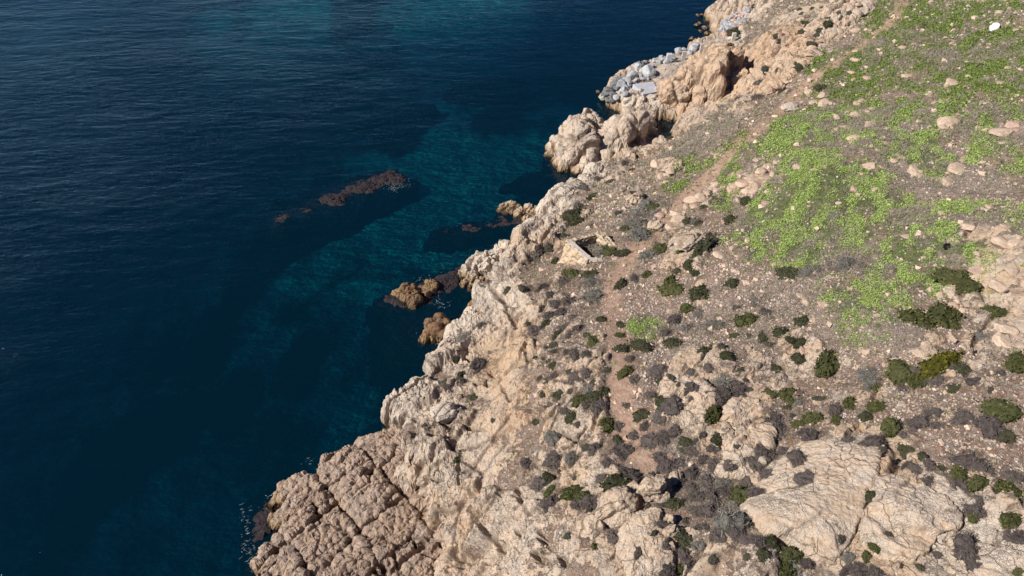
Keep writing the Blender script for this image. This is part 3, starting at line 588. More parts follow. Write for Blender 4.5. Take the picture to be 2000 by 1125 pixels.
for nm_, lb, ol, pk_, sd_ in [
 ('reef', 'long dark purple reef just under the water with foam at its right end', [(490,440,-1.8),(540,420,-1.2),(600,395,-1.0),(660,365,-1.0),(720,340,-.8),(770,335,-.6),(795,348,-.6),(795,365,-.8),(760,385,-1.2),(700,405,-1.4),(640,425,-1.6),(580,445,-1.8),(530,462,-2)], [(540,440,-.45),(570,430,-.3),(600,418,-.22),(640,402,-.15),(670,390,-.12),(700,376,-.08),(730,364,-.05),(760,352,.0),(780,352,.0),(720,380,-.2),(650,412,-.25)], 191),
 ('reef', 'dim submerged reef ridge lying behind the long reef', [(465,425,-2.6),(500,400,-2.2),(560,385,-2),(620,372,-1.8),(660,358,-1.8),(640,378,-2),(580,398,-2.2),(510,420,-2.6)], [(520,402,-1.5),(590,385,-1.5)], 192),
 ('reef', 'dark weedy reef strip running out from the spiky grey rock toward the open water', [(845,458,-1),(870,446,-.6),(920,440,-.5),(970,432,-.4),(1040,428,-.2),(1045,440,-.4),(990,452,-.6),(940,468,-.9),(880,472,-1.1)], [(870,458,-.3),(920,452,-.15),(975,443,-.1),(1020,436,0)], 193),
 ('reef', 'dark brown reef awash around the orange-brown surf rocks', [(730,598,-.8),(750,580,-.6),(790,565,-.3),(850,545,-.2),(900,525,-.2),(920,545,-.2),(880,575,-.4),(850,600,-.5),(800,612,-.6),(750,612,-1)], [(760,594,-.1),(800,590,.1),(850,565,.0),(890,545,.1),(830,598,-.1),(880,560,-.1)], 194),
 ('reef', 'broad weedy reef in the shallows left of the headland', [(735,660,-1.8),(760,625,-1.4),(820,608,-1),(880,600,-.8),(900,625,-.8),(860,665,-.9),(850,690,-1.2),(800,720,-1.8),(750,710,-2)], [(790,650,-.7),(840,620,-.5),(820,680,-1),(870,630,-.45)], 195),
 ('reef', 'small dark reef patch in mid bay, nearer and lower of the two', [(715,222,-2.4),(745,206,-2),(800,200,-1.8),(845,206,-2),(830,222,-2.2),(770,235,-2.6)], [(780,215,-1.3),(745,218,-1.6),(815,210,-1.4)], 196),
 ('reef', 'small dark reef patch in mid bay, farther and right of the two', [(880,172,-2.4),(920,158,-2.1),(980,150,-2),(1025,158,-2.2),(990,172,-2.3),(930,182,-2.6)], [(950,164,-1.4),(990,160,-1.4),(910,172,-1.7)], 197),
 ('reef', 'weedy reef just under water left of the tan outcrops', [(985,368,-1.8),(1010,350,-1.5),(1060,335,-1),(1110,335,-.5),(1130,345,-.6),(1090,365,-1.2),(1030,378,-1.8)], [(1040,355,-.8),(1090,347,-.5)], 198),
 ('reef', 'dark reef fringe at the seaward toe of the rock shelf', [(480,1080,-1.2),(490,1020,-.8),(515,1000,-.3),(540,1020,-.2),(520,1060,-.2),(505,1100,-.3),(500,1160,-.5),(480,1150,-1.2)], [(510,1025,.1),(500,1060,-.2),(495,1110,-.2)], 199)]:
    rock_mass(nm_, lb, 'reef', ol, pk_, M_REEF, step=.16, seed=sd_, disp=(.5, .5, 1.2, .4, 3.4, .14), amp=.3, floor=-6, wob=1.3, steep=1.2 if sd_ in (191, 192) else 2.0, facet=1.3)
N_ = None
rock_mass('rock_slab', 'big smooth tan slab with an undercut lower left edge over a dark gully', 'rock slab',
 [(1462,1003,N_,0.53),(1464,975,N_,0.40),(1485,945,N_,0.31),(1530,905,N_,0.18),(1568,873,N_,0.14),(1640,866,N_,0.14),(1704,874,N_,0.18),(1706,910,N_,0.22),(1690,950,N_,0.22),(1680,1010,N_,0.22),(1650,1060,N_,0.26),(1625,1092,N_,0.35),(1595,1094,N_,0.58),(1555,1065,N_,0.66),(1500,1030,N_,0.66)],
 [(1530,990,N_,0.75),(1590,1010,N_,0.79),(1600,950,N_,0.58),(1560,1040,N_,0.79),(1640,910,N_,0.40),(1620,1050,N_,0.66),(1650,980,N_,0.49)], M_DRYROCK, step=.07, seed=301, disp=(.16, .5, .55, .14, 3, .03), wob=.3, steep=4, strike=-.5, strata=.05, gr_amt=.3, crev=.16, facet=.8, gate=-.1)
rock_mass('rock_slab', 'broken tan slab field right of the big slab with a jagged vertical crack', 'rock slab',
 [(1700,925,N_,0.14),(1740,935,N_,0.18),(1790,950,N_,0.18),(1850,975,N_,0.18),(1870,1010,N_,0.18),(1830,1060,N_,0.22),(1790,1100,N_,0.26),(1730,1095,N_,0.26),(1690,1060,N_,0.22),(1700,990,N_,0.18)],
 [(1760,980,N_,0.40),(1800,1020,N_,0.44),(1740,1050,N_,0.44)], M_DRYROCK, step=.08, seed=311, disp=(.22, .6, .7, .25, 3, .05), wob=.4, steep=3, strike=-.5, strata=.05, gr_amt=.3, crev=.16, facet=.8, gate=-.1)
rock_mass('rock_slab', 'pale smooth slab at the bottom right carrying a dry brown shrub', 'rock slab',
 [(1845,1060,N_,0.14),(1870,1045,N_,0.18),(1920,1060,N_,0.18),(1975,1095,N_,0.18),(1990,1150,N_,0.18),(1900,1170,N_,0.26),(1860,1120,N_,0.26),(1845,1085,N_,0.22)],
 [(1900,1090,N_,0.44),(1930,1120,N_,0.44)], M_DRYROCK, step=.08, seed=321, disp=(.2, .5, .6, .18, 3, .04), wob=.4, steep=3, strike=-.5, strata=.05, gr_amt=.3, crev=.16, facet=.8, gate=-.1)
rock_mass('rocky_cliff', 'layered ochre cliff face with dark gashes behind the shaded spur', 'cliff',
 [(1458,182,N_,.1),(1452,150,N_,.1),(1460,112,N_,.1),(1472,88,N_,.1),(1500,72,N_,.2),(1555,76,N_,.2),(1588,96,N_,.2),(1565,130,N_,.2),(1535,158,N_,.2),(1500,180,N_,.2)],
 [(1490,110,N_,.9),(1530,105,N_,1.1),(1515,140,N_,.9),(1480,150,N_,.7)], M_ORANGE, step=.13, seed=361, disp=(.4, .7, 1.0, .5, 2.4, .12), wob=.5, steep=2, crev=.7, strata=.9, facet=1.3, gr_amt=1.4, strike=.3)
rock_mass('rocky_cliff', 'pinkish tan rock bank at the top edge above the rubble cove', 'cliff',
 [(1412,14,N_,.1),(1440,-4,N_,.1),(1500,-14,N_,.2),(1508,8,N_,.2),(1486,36,N_,.2),(1462,30,N_,.2),(1430,26,N_,.1)],
 [(1460,10,N_,1.0),(1485,12,N_,1.1),(1435,14,N_,.7)], M_ROCK, step=.13, seed=371, disp=(.4, .7, 1.0, .5, 2.4, .12), wob=.5, steep=2, crev=.7, strata=.7, facet=1.3, gr_amt=1.3, strike=.3)
rock_mass('rock_bank', 'jointed tan rock bank dotted with dark shrubs below the upper path', 'rock bank',
 [(1575,70,N_,.1),(1600,40,N_,.1),(1640,15,N_,.1),(1690,-5,N_,.2),(1700,10,N_,.2),(1660,45,N_,.2),(1620,75,N_,.2),(1590,95,N_,.2)],
 [(1610,60,N_,.7),(1640,38,N_,.8),(1670,15,N_,.7)], M_DRYROCK, step=.12, seed=381, disp=(.4, .7, 1.0, .4, 2.4, .1), wob=.5, steep=2, crev=.7, strata=.3, facet=1.3, gr_amt=1.0)
rock_mass('rock_dome', 'bulging tan rock dome between the round boulder and the shrubby gully', 'rock dome',
 [(1205,1075,N_,0.14),(1215,1035,N_,0.14),(1240,1005,N_,0.18),(1280,1000,N_,0.18),(1300,1040,N_,0.18),(1310,1070,N_,0.22),(1295,1105,N_,0.35),(1240,1125,N_,0.35)],
 [(1260,1040,N_,0.66),(1265,1080,N_,0.79),(1235,1080,N_,0.58)], M_DRYROCK, step=.07, seed=331, disp=(.35, .5, .9, .2, 3, .05), wob=.3, steep=3, strata=.08, gr_amt=.6, crev=.3, gate=0)
rock_mass('rock_dome', 'sunlit tan rock hump at the left side of the heath thicket', 'rock dome',
 [(1300,765,N_,0.05),(1310,745,N_,0.05),(1340,735,N_,0.05),(1385,770,N_,0.08),(1390,810,N_,0.08),(1420,840,N_,0.08),(1440,870,N_,0.08),(1400,870,N_,0.10),(1350,830,N_,0.10),(1310,800,N_,0.10)],
 [(1345,780,N_,0.27),(1380,820,N_,0.27)], M_DRYROCK, step=.09, seed=341, disp=(.3, .6, .8, .3, 3, .06), wob=.4, steep=2.5, strata=.08, gr_amt=.6, crev=.35, gate=0)
rock_mass('rock_dome', 'sunlit tan rock hump on the right of the heath thicket', 'rock dome',
 [(1420,800,N_,0.05),(1440,770,N_,0.05),(1480,780,N_,0.05),(1500,840,N_,0.08),(1490,880,N_,0.10),(1470,930,N_,0.10),(1400,925,N_,0.13),(1420,890,N_,0.10),(1440,850,N_,0.10)],
 [(1455,820,N_,0.25),(1465,880,N_,0.27),(1430,910,N_,0.25)], M_DRYROCK, step=.09, seed=351, disp=(.3, .6, .8, .3, 3, .06), wob=.4, steep=2.5, strata=.08, gr_amt=.6, crev=.35, gate=0)
def snap(px, py):          # from here on things stand on the slabs and outcrops as well as on the slope
    d = Vector(ray(px, py)).normalized(); best = BVH.ray_cast(cam.location, d)
    for b_ in SURF:
        h = b_.ray_cast(cam.location, d)
        if h[0] is not None and (best[0] is None or h[3] < best[3]): best = h
    return best[0], best[1]
# ------------------------------------------------------------------ shrubs
def leaf_dome(nleaf, size, twig, seed, flat=.62, lump=.28):
    rng = np.random.default_rng(seed)
    d = rng.normal(size=(nleaf, 3)); d[:, 2] = np.abs(d[:, 2])*.9-.05; d /= np.linalg.norm(d, axis=1, keepdims=True)
    rad = 1+lump*fbm(d*1.9+seed, 3, seed)*2+.08*rng.normal(size=nleaf)
    dep = rng.random(nleaf)**.45; c = d*(rad*dep)[:, None]*np.array([1, 1, flat])
    a = rng.normal(size=(nleaf, 3)); b = rng.normal(size=(nleaf, 3))
    if twig: a = d+.6*a
    a /= np.linalg.norm(a, axis=1, keepdims=True); b = np.cross(a, b); b /= np.linalg.norm(b, axis=1, keepdims=True)
    sa = size*(2.2 if twig else 1.0)*(.6+.8*rng.random(nleaf))[:, None]; sb = size*(.32 if twig else .75)*(.6+.8*rng.random(nleaf))[:, None]
    V = np.stack([c-a*sa-b*sb, c+a*sa-b*sb*.6, c+a*sa+b*sb*.6, c-a*sa+b*sb], 1).reshape(-1, 3)
    tone = np.repeat(np.clip(rng.random(nleaf)*.75+.3*fbm(c*2.2, 2, seed+3), 0, 1), 4)
    F = np.arange(nleaf*4).reshape(-1, 4)
    # lumpy inner body that closes the cushion
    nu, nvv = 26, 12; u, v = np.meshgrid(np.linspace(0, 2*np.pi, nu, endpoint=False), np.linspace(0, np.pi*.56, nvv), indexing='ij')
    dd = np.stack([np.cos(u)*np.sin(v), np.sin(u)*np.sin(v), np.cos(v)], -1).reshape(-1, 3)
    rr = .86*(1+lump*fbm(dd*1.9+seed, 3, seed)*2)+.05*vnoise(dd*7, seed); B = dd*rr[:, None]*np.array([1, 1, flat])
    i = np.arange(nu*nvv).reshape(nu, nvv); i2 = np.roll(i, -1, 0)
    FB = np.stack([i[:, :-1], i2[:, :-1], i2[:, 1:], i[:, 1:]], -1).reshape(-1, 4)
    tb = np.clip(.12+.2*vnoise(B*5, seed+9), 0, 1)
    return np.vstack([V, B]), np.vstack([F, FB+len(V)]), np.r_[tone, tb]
SHRUB = {}
for kd in 'dobgy':
    SHRUB[kd] = []
    for v in range(4):
        tw = kd in 'bg'
        V_, F_, t_ = leaf_dome(620, .085 if not tw else .075, tw, 40+v*7+ord(kd), .62 if not tw else .55, .24 if not tw else .34)
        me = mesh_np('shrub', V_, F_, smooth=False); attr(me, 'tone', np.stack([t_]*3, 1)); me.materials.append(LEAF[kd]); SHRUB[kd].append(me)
SH = """1150,478,13,g 1172,488,13,g 1140,469,8,b 1163,471,10,g 1183,484,9,o 1160,577,18,g 1112,587,12,b 1095,607,9,b 1104,607,8,g 1072,614,8,b 1070,630,10,d 1044,642,10,b 1031,631,4,b 1082,658,5,b 1160,667,12,o 1147,654,7,d 1214,634,9,d 1211,654,8,o 1315,624,12,b 1345,600,12,o 1370,570,16,d 1315,562,18,o 1399,634,18,g 1455,624,18,o 1436,654,9,o 1464,656,7,d 1490,657,11,d 1317,670,17,d 1257,677,17,d 1217,680,13,d 1222,724,12,o 1381,687,12,d 1420,692,11,d 1410,675,7,d 1291,740,11,d 1287,722,15,b 1310,735,6,d 1325,751,6,b 1352,725,10,b 1385,717,9,b 1447,722,7,o 1456,741,4,d 1465,760,5,d 1412,742,14,g 1440,750,10,b 1405,775,18,b 1435,767,14,b 1352,752,11,b 1340,765,5,b 1352,777,8,b 1391,806,15,o 1310,787,16,b 1295,785,12,d 1290,812,14,b 1322,837,12,b 1255,807,13,d 1187,827,13,o 1172,795,14,b 1164,772,13,d 1132,780,12,o 1144,789,7,b 1117,815,12,d 1130,828,6,d 1050,823,8,d 1077,789,10,b 1090,772,8,d 1066,793,5,b 1070,744,7,b 1056,737,5,b 1087,732,10,b 1125,739,12,b 1114,724,6,b 1187,722,7,b 1147,727,10,b 1082,712,8,d 1072,704,5,b 1062,698,4,b 1045,697,4,b 1122,687,11,b 1107,687,6,b 1067,678,4,b 1084,684,6,b 1117,762,6,b 1175,622,9,d 1122,620,9,b
1890,557,20,o 1860,535,24,o 1790,619,24,o 1847,616,28,o 1947,608,18,o 1569,626,12,d 1527,648,14,d 1544,661,8,d 1564,668,11,d 1562,697,13,d 1515,718,10,d 1502,671,7,d 1620,702,23,o 1699,728,17,g 1712,756,10,o 1695,752,8,g 1767,722,26,o 1791,721,8,b 1785,740,14,o 1807,737,12,d 1832,740,14,b 1836,705,25,y 1857,712,12,b 1886,725,15,d 1905,742,12,b 1852,754,5,d 1867,756,9,d 1957,727,8,b 1994,704,18,o 1959,797,25,o 1889,812,17,b 1940,822,22,b 1917,824,9,b 1802,822,18,b 1830,803,8,b 1815,806,8,b 1832,830,9,b 1739,833,16,o 1716,791,13,o 1692,812,10,d 1660,788,13,o 1635,799,13,b 1635,818,8,o 1592,817,16,o 1565,827,12,o 1540,772,17,o 1607,778,6,d 1595,777,7,d 1515,827,20,b 1504,767,9,o 1539,796,8,d 1549,811,6,b 1767,757,8,b 1562,787,10,g 1937,760,7,b 1922,655,10,g
1520,846,20,b 1583,850,18,b 1508,888,14,b 1562,893,18,b 1575,932,16,b 1566,932,9,d 1658,858,9,b 1708,863,18,b 1724,875,6,b 1766,849,8,b 1769,875,14,d 1802,889,8,d 1814,905,9,b 1843,917,11,d 1814,935,9,b 1793,920,12,b 1773,908,9,b 1700,967,11,d 1967,850,13,d 1901,903,24,b 1921,915,18,b 1911,940,16,o 1881,948,14,b 1876,925,14,o 1967,953,20,o 1984,930,16,b 1881,1002,6,b 1906,993,14,b 1901,1008,9,o 1980,1016,19,o 1972,1047,10,b 1992,1048,12,b 1891,1068,22,b 1903,1096,15,b 1834,1082,8,b 1643,1051,6,b 1708,1067,9,o 1693,1086,9,o 1663,1086,13,g 1660,1112,12,b 1683,1113,14,b 1712,1116,10,b 1760,1104,4,d 1991,1116,9,o 1797,1107,7,b 1737,1043,7,b 1527,1108,18,o 1553,1108,18,g 1913,978,9,b 1545,1081,16,o
1276,860,17,b 1218,880,18,b 1208,858,10,d 1188,901,10,b 1160,876,11,b 1143,873,6,b 1083,893,16,b 1027,899,9,b 1080,853,12,g 1120,893,12,g 1075,933,11,d 1054,944,12,b 1078,959,11,o 1078,978,15,b 1065,983,9,b 1120,956,17,o 1138,968,12,o 1150,978,12,b 1165,978,9,b 1125,983,9,b 1178,932,10,b 1205,941,22,d 1223,918,10,b 1235,931,12,b 1278,932,10,b 1293,893,13,b 1308,908,16,b 1336,879,7,b 1343,863,11,d 1361,859,6,b 1357,880,10,b 1376,894,10,b 1396,911,13,b 1393,873,10,b 1424,906,9,b 1403,855,12,d 1376,848,8,b 1439,870,5,b 1465,896,6,b 1491,883,14,b 1486,911,16,b 1461,938,14,b 1416,943,12,g 1383,941,13,b 1351,923,13,b 1331,941,10,b 1351,951,10,b 1391,968,14,b 1449,966,20,o 1383,998,20,b 1426,1018,25,g 1436,993,14,g 1318,983,14,d 1271,971,12,o 1289,988,9,b 1266,988,6,d 1341,1016,7,o 1296,1028,12,b 1278,1041,6,b 1338,1051,16,d 1301,1061,8,b 1247,1078,8,b 1198,1046,11,b 1190,1008,5,b 1110,1045,7,d 1163,1068,8,o 1303,1113,12,b 1328,1108,13,o 1338,1081,12,b 1348,1106,10,b 1461,1086,7,b 1393,1091,7,o 1489,1061,14,b 1463,1053,11,b 1123,932,5,d 1093,918,4,b 1126,862,3,b 1176,865,4,b 1150,997,6,b
1160,381,10,d 1120,426,14,d 1132,408,9,d 1240,376,6,b 1265,396,12,g 1277,403,11,o 1207,416,6,b 1260,431,6,d 1245,413,14,g 1240,436,14,g 1252,453,19,g 1222,446,8,o 1155,440,5,b 1104,460,7,o 1072,483,7,d 1087,508,8,d 1215,491,12,d 1192,491,12,o 1155,533,13,d 1120,533,16,o 1100,548,9,b 1162,548,14,g 1290,486,14,o 1265,496,14,g 1332,488,8,o 1314,478,4,d 1375,478,16,d 1362,496,10,d 1397,468,8,d 1345,516,11,d 1322,527,6,d 1360,533,8,d 1265,535,8,o 1215,553,12,d 1240,543,8,b 1310,551,14,o 1432,551,11,d 1385,458,5,b 1365,458,4,b 1342,431,9,d 1365,436,9,d 1355,431,8,g 1375,403,8,o 1412,393,11,b 1395,386,6,d 1390,376,8,b 1457,390,9,d 1427,427,11,d 1475,493,9,g 1275,416,9,g 1222,318,7,g 1234,331,5,d 1172,348,6,g 1192,353,6,d 1140,366,9,g 1050,496,9,g
1542,531,18,d 1660,513,18,g 1587,528,16,g 1637,418,14,g 1435,62,12,d 1477,162,8,b 1481,189,8,b 1442,191,5,b 1495,134,7,b 1310,270,8,d 1472,10,4,d
1561,125,8,d 1519,135,5,d 1601,57,5,d 1616,46,8,d 1569,59,7,d 1617,34,5,d 1639,24,5,d 1644,34,7,d 1660,25,6,d 1522,79,6,d 1515,69,5,d 1566,26,4,d 1552,19,3,d 1562,17,4,d 1586,16,4,d 1606,14,4,d 1575,45,8,d 1604,170,10,d 1806,50,6,b 1597,66,6,d 1585,84,7,d 1527,175,7,d
890,699,7,o 932,710,13,b 902,732,8,d 871,744,6,d 900,742,6,b 877,755,9,b 927,775,10,d 950,747,5,b 964,820,5,d 915,835,5,d 904,660,8,g 942,635,8,b 829,830,4,b 876,792,4,b 896,894,9,d 1020,562,7,o 992,565,7,d 1123,412,12,d 1112,420,11,d 1133,400,8,g 1060,560,8,b 1075,575,7,b 1085,590,9,b 1063,598,6,b 1100,640,10,b 1090,650,8,d 1112,655,9,b 1080,672,7,b 1130,640,9,b 1142,690,7,b 1095,765,6,b 1105,800,8,b 1060,770,6,d 1160,745,7,b 1150,760,9,g 1180,760,8,d 1230,700,8,b 1240,740,9,b 1225,790,7,b 1270,770,8,b 1340,640,11,g 1300,650,9,b 1365,610,9,g 1440,600,9,b 1480,590,10,g 1500,610,12,b 1210,830,10,b 1240,850,9,b 1260,830,8,b 1300,850,14,b 1330,900,12,b 1310,930,9,b 1360,970,13,b 1400,985,12,b 1420,960,14,b 1375,1030,12,b 1405,1045,14,b 1365,1060,10,g 1440,1040,12,b 1470,1020,12,b 1490,1080,10,d 1510,1060,14,d 1540,1095,14,g 1580,1100,12,b 1480,960,13,b 1500,925,12,b 1530,880,10,b"""
# places one can find in the photograph, used to say where a plant or stone stands
MARKS = [('the concrete slab', 1262, 172), ('the shaded ochre spur', 1430, 150), ('the green pool', 1295, 240), ('the roofless stone ruin', 1150, 490), ('the headland tip', 790, 780), ('the bare smooth cliff', 985, 740),
 ('the cliff edge above the shelf', 920, 900), ('the shadowed round boulder', 1160, 1015), ('the large domed boulder', 1215, 975), ('the shrubby gully', 1330, 1050), ('the bare path bend', 1262, 905), ('the middle of the path', 1210, 720), ('the lone lime patch', 1255, 640),
 ('the pale ledges by the path', 1460, 360), ('the right rim rock slabs', 1940, 560), ('the big tan slab', 1620, 1010), ('the crack at the slab top', 1700, 900), ('the stony lower right corner', 1950, 1080), ('the right edge scree', 1900, 850), ('the lime green meadow', 1680, 400),
 ('the white upper rock', 1940, 50), ('the flat white stone', 1543, 207), ('the ochre cliff', 1510, 90), ('the upper path', 1650, 110), ('the central scree', 1420, 620), ('the tan slope bumps', 1420, 780), ('the heath thicket', 1480, 880), ('the sunny mid slope', 1560, 690), ('the yellow green bush', 1836, 705),
 ('the shore knuckle', 1100, 390), ('the foot trail top', 1350, 400), ('the lower cliff ribs', 1060, 1060), ('the pebbly bank', 1100, 620), ('the dotted tan bank', 1090, 740), ('the black square', 1849, 483), ('the lower right gully', 1540, 1090), ('the scrubby mid slope', 1700, 760)]
def near_mark(px, py): return min(MARKS, key=lambda m: (m[1]-px)**2+((m[2]-py)*1.1)**2)[0]
ORD = ['leftmost', 'second', 'third', 'fourth', 'fifth', 'sixth', 'seventh', 'eighth', 'ninth', 'tenth', 'eleventh', 'twelfth', 'thirteenth', 'fourteenth', 'fifteenth', 'sixteenth', 'seventeenth', 'eighteenth', 'nineteenth', 'twentieth']
NUMW = ['zero', 'one', 'two', 'three', 'four', 'five', 'six', 'seven', 'eight', 'nine', 'ten', 'eleven', 'twelve', 'thirteen', 'fourteen', 'fifteen', 'sixteen', 'seventeen', 'eighteen', 'nineteen', 'twenty']
def label_all(items):
    """items: (object, look, px, py). Same look by the same landmark: told apart by their order from the left"""
    D = {}
    for o, look, px, py in items: D.setdefault((look, near_mark(px, py)), []).append((px, py, o))
    for (look, mk), L in D.items():
        L.sort(key=lambda q: (q[0], q[1])); n = len(L)
        for i, (_, _, o) in enumerate(L):
            if n == 1: o['label'] = look+' by '+mk
            elif n == 2: o['label'] = ('left' if i == 0 else 'right')+' of two '+look+'s by '+mk
            else:
                w = 'leftmost' if i == 0 else 'rightmost' if i == n-1 else ORD[i]+' from left'
                o['label'] = w+' of '+(NUMW[n] if n <= 20 else str(n))+' '+look+'s by '+mk
LOOK = dict(d='dark green shrub', o='olive green shrub', b='dry brown shrub', g='grey twiggy shrub', y='bright yellow green shrub')
def sizeword(r, a=.38, b=.8): return 'tiny ' if r < a else 'small ' if r < b else 'large ' if r > 1.15 else ''
items = []; n_sh = 0; SPOTS = []; HEATH = []; RV, RF, RT, rn = [], [], [], 0
CUT = sorted((float(t.split(',')[2]) for t in SH.split()), reverse=True)[300]
for i, tok in enumerate(SH.split()):
    px, py, r, kd = tok.split(','); px, py, r = float(px), float(py), float(r)
    loc, nrm = snap(px, py+r*.25)
    if loc is None: continue
    t = (loc-cam.location).length; dz = ray(px, py); rw = r*t/FPX/np.linalg.norm(dz)*1.38
    rnd = random.Random(i*13+5)
    me_ = SHRUB[kd][rnd.randrange(4)]; up = (Vector((0, 0, 1))*1.3+nrm).normalized()
    quat = up.to_track_quat('Z', 'Y') @ Matrix.Rotation(rnd.random()*6.28, 3, 'Z').to_quaternion()
    f = .78+.5*rnd.random(); lo_ = loc-up*.12*rw; sc3 = (rw*f, rw*(2.0-f), rw*(.7+.4*rnd.random()))
    SPOTS.append((loc.x, loc.y, rw)); HEATH.append(kd in 'bg'); n_sh += 1
    if r <= CUT and len(items) >= 300 or r < CUT:
        n_ = len(me_.vertices); co = np.empty(n_*3, np.float32); me_.vertices.foreach_get('co', co); nf = len(me_.polygons); fi = np.empty(nf*4, np.int32); me_.loops.foreach_get('vertex_index', fi)
        R3 = np.array(quat.to_matrix()); RV.append((co.reshape(-1, 3)*np.array(sc3))@R3.T+np.array(lo_)); RF.append(fi.reshape(-1, 4)+rn); rn += n_
        tc_ = np.empty(n_*4, np.float32); me_.attributes['tone'].data.foreach_get('color', tc_); RT.append(tc_.reshape(-1, 4)); continue
    o = bpy.data.objects.new('shrub', me_); COL.objects.link(o); o.rotation_mode = 'QUATERNION'; o.rotation_quaternion = quat; o.location = lo_; o.scale = sc3
    tag(o, None, 'shrub', 'cushion shrubs dotted over the slope'); items.append((o, sizeword(rw)+LOOK[kd], px, py))
me = mesh_np('small_shrubs', np.vstack(RV), np.vstack(RF), False); attr(me, 'tone', np.vstack(RT)); me.materials.append(mat_leaf('mixed_small_shrub_leaves', (.025, .024, .016), (.17, .15, .105), (.09, .08, .06))); tag(link('small_shrubs', me), 'the many smallest dark shrubs sprinkled over the slope and cliff top', 'shrubs', kind='stuff')
label_all(items)
print('shrubs', n_sh)
# ------------------------------------------------------------------ stones and boulders
def stone_mesh(seed, sub=3, flat=.7, ang=.5):
    import bmesh
    bm = bmesh.new(); bmesh.ops.create_icosphere(bm, subdivisions=sub, radius=1)
    P = np.array([v.co[:] for v in bm.verts]); rng = np.random.default_rng(seed)
    # cut by random planes: flat faces with worn edges
    for k in range(13):
        n = rng.normal(size=3); n /= np.linalg.norm(n); h = .50+.34*rng.random(); q = P@n; P = P-np.maximum(q-h, 0)[:, None]*n*(.9)
    nn = P/np.linalg.norm(P, axis=1, keepdims=True)
    P = P+nn*(fbm(P*1.6+seed, 3, seed)*.12*ang*2+fbm(P*5+seed, 3, seed)*.05)[:, None]; P[:, 2] *= flat
    for v, p in zip(bm.verts, P): v.co = p
    me = bpy.data.meshes.new('stone'); bm.to_mesh(me); bm.free(); me.polygons.foreach_set('use_smooth', np.ones(len(me.polygons), bool))
    return me
def variants(mat, n, sub, flat, seed, ang=.5):
    L = []
    for k in range(n):
        me = stone_mesh(seed+k, sub, flat, ang); me.polygons.foreach_set('use_smooth', np.zeros(len(me.polygons), bool)); me.materials.append(mat); L.append(me)
    return L
ST_TAN = variants(M_TANSTONE, 8, 3, .5, 500); ST_GREY = variants(M_BOULDER, 6, 3, .8, 520); ST_DARK = variants(M_DARKBOULDER, 4, 3, .8, 540); ST_PINK = variants(M_PINKSTONE, 3, 3, .55, 560)
def put_stone(name, meshes, px, py, r, seed, sink=.3, asp=1.0, loc=None, yaw=None):
    rnd = random.Random(seed)
    if loc is None: loc, _ = snap(px, py+r*.3)
    if loc is None: return None, 0
    t = (loc-cam.location).length; rw = r*t/FPX/np.linalg.norm(ray(px, py))*1.18
    o = bpy.data.objects.new(name, meshes[rnd.randrange(len(meshes))]); COL.objects.link(o)
    o.rotation_euler = (rnd.uniform(-.3, .3), rnd.uniform(-.3, .3), rnd.random()*6.28 if yaw is None else yaw); o.scale = (rw*asp, rw/asp**.5, rw*(.8+.4*rnd.random())); o.location = (loc.x, loc.y, loc.z+rw*(.45-sink))
    return o, rw
# named large boulders with their own craggy meshes
def big_boulder(label, px, py, r, seed, flat=.95, asp=1.0, mat=None, sub=5, sink=.25, yaw=.4):
    me = stone_mesh(seed, sub, flat, .45); n = len(me.vertices); co = np.empty(n*3, np.float32); me.vertices.foreach_get('co', co); P = co.reshape(-1, 3).astype(float)
    loc, _ = snap(px, py+r*.35); t = (loc-cam.location).length; rw = r*t/FPX/np.linalg.norm(ray(px, py))
    d, ck = rockdisp(P*rw+seed*3.1, seed, .45, .25, 1.2, .14, 4, .05); P = P+(P/np.linalg.norm(P, axis=1, keepdims=True))*(d/rw)[:, None]*.8
    me.vertices.foreach_set('co', P.astype(np.float32).ravel()); attr(me, 'mC', np.stack([ck]*3, 1)); me.materials.append(mat or M_DRYROCK); me.name = 'boulder'
    o = link('boulder', me); o.scale = (rw*asp, rw/asp**.5, rw); o.rotation_euler = (0, 0, yaw); o.location = (loc.x, loc.y, loc.z+rw*(.5-sink)); tag(o, label, 'boulder'); return o
big_boulder('round pale boulder casting a black shadow to its right, low centre of the slope', 1153, 1022, 27, 601, 1.1)
big_boulder('large domed tan boulder with a split top, left of the blocky pair', 1212, 980, 40, 602, .7, 1.15)
big_boulder('blocky tan boulder with a shrub on it and deep shadow on its right', 1275, 950, 27, 603, 1.15, 1.1)
big_boulder('small pale boulder just below the blocky boulder at the gully head', 1290, 968, 15, 604, 1.1)
big_boulder('upright tan rock in the shade beside the shrubby gully, upper of two', 1308, 1018, 12, 605, 1.2)
big_boulder('upright tan rock in the shade beside the shrubby gully, lower of two', 1312, 1033, 13, 606, 1.2)
big_boulder('pale flat-topped rock above the gully, touching the path end', 1318, 928, 16, 608, .7)
big_boulder('pale craggy boulder on the slope beside the trail foot', 1243, 388, 20, 609, .8)
big_boulder('leaning tan rock right of the trail on the slope below the craggy boulder', 1280, 440, 19, 610, .6)
big_boulder('flat wide rock low on the right of the ruin clearing', 1350, 468, 28, 611, .35, 1.4)
wb = big_boulder('bright white pointed rock alone on the green upper slope', 1940, 53, 11, 612, .9, 1.25, M_WHITE, 4)
big_boulder('flat white oval stone at the edge of the dark green patch', 1543, 208, 17, 613, .35, 1.3, M_PALE, 4)
big_boulder('smooth bulging rock rib on the headland, left of the bare cliff', 870, 800, 22, 614, .6, 1.2, M_PALE)
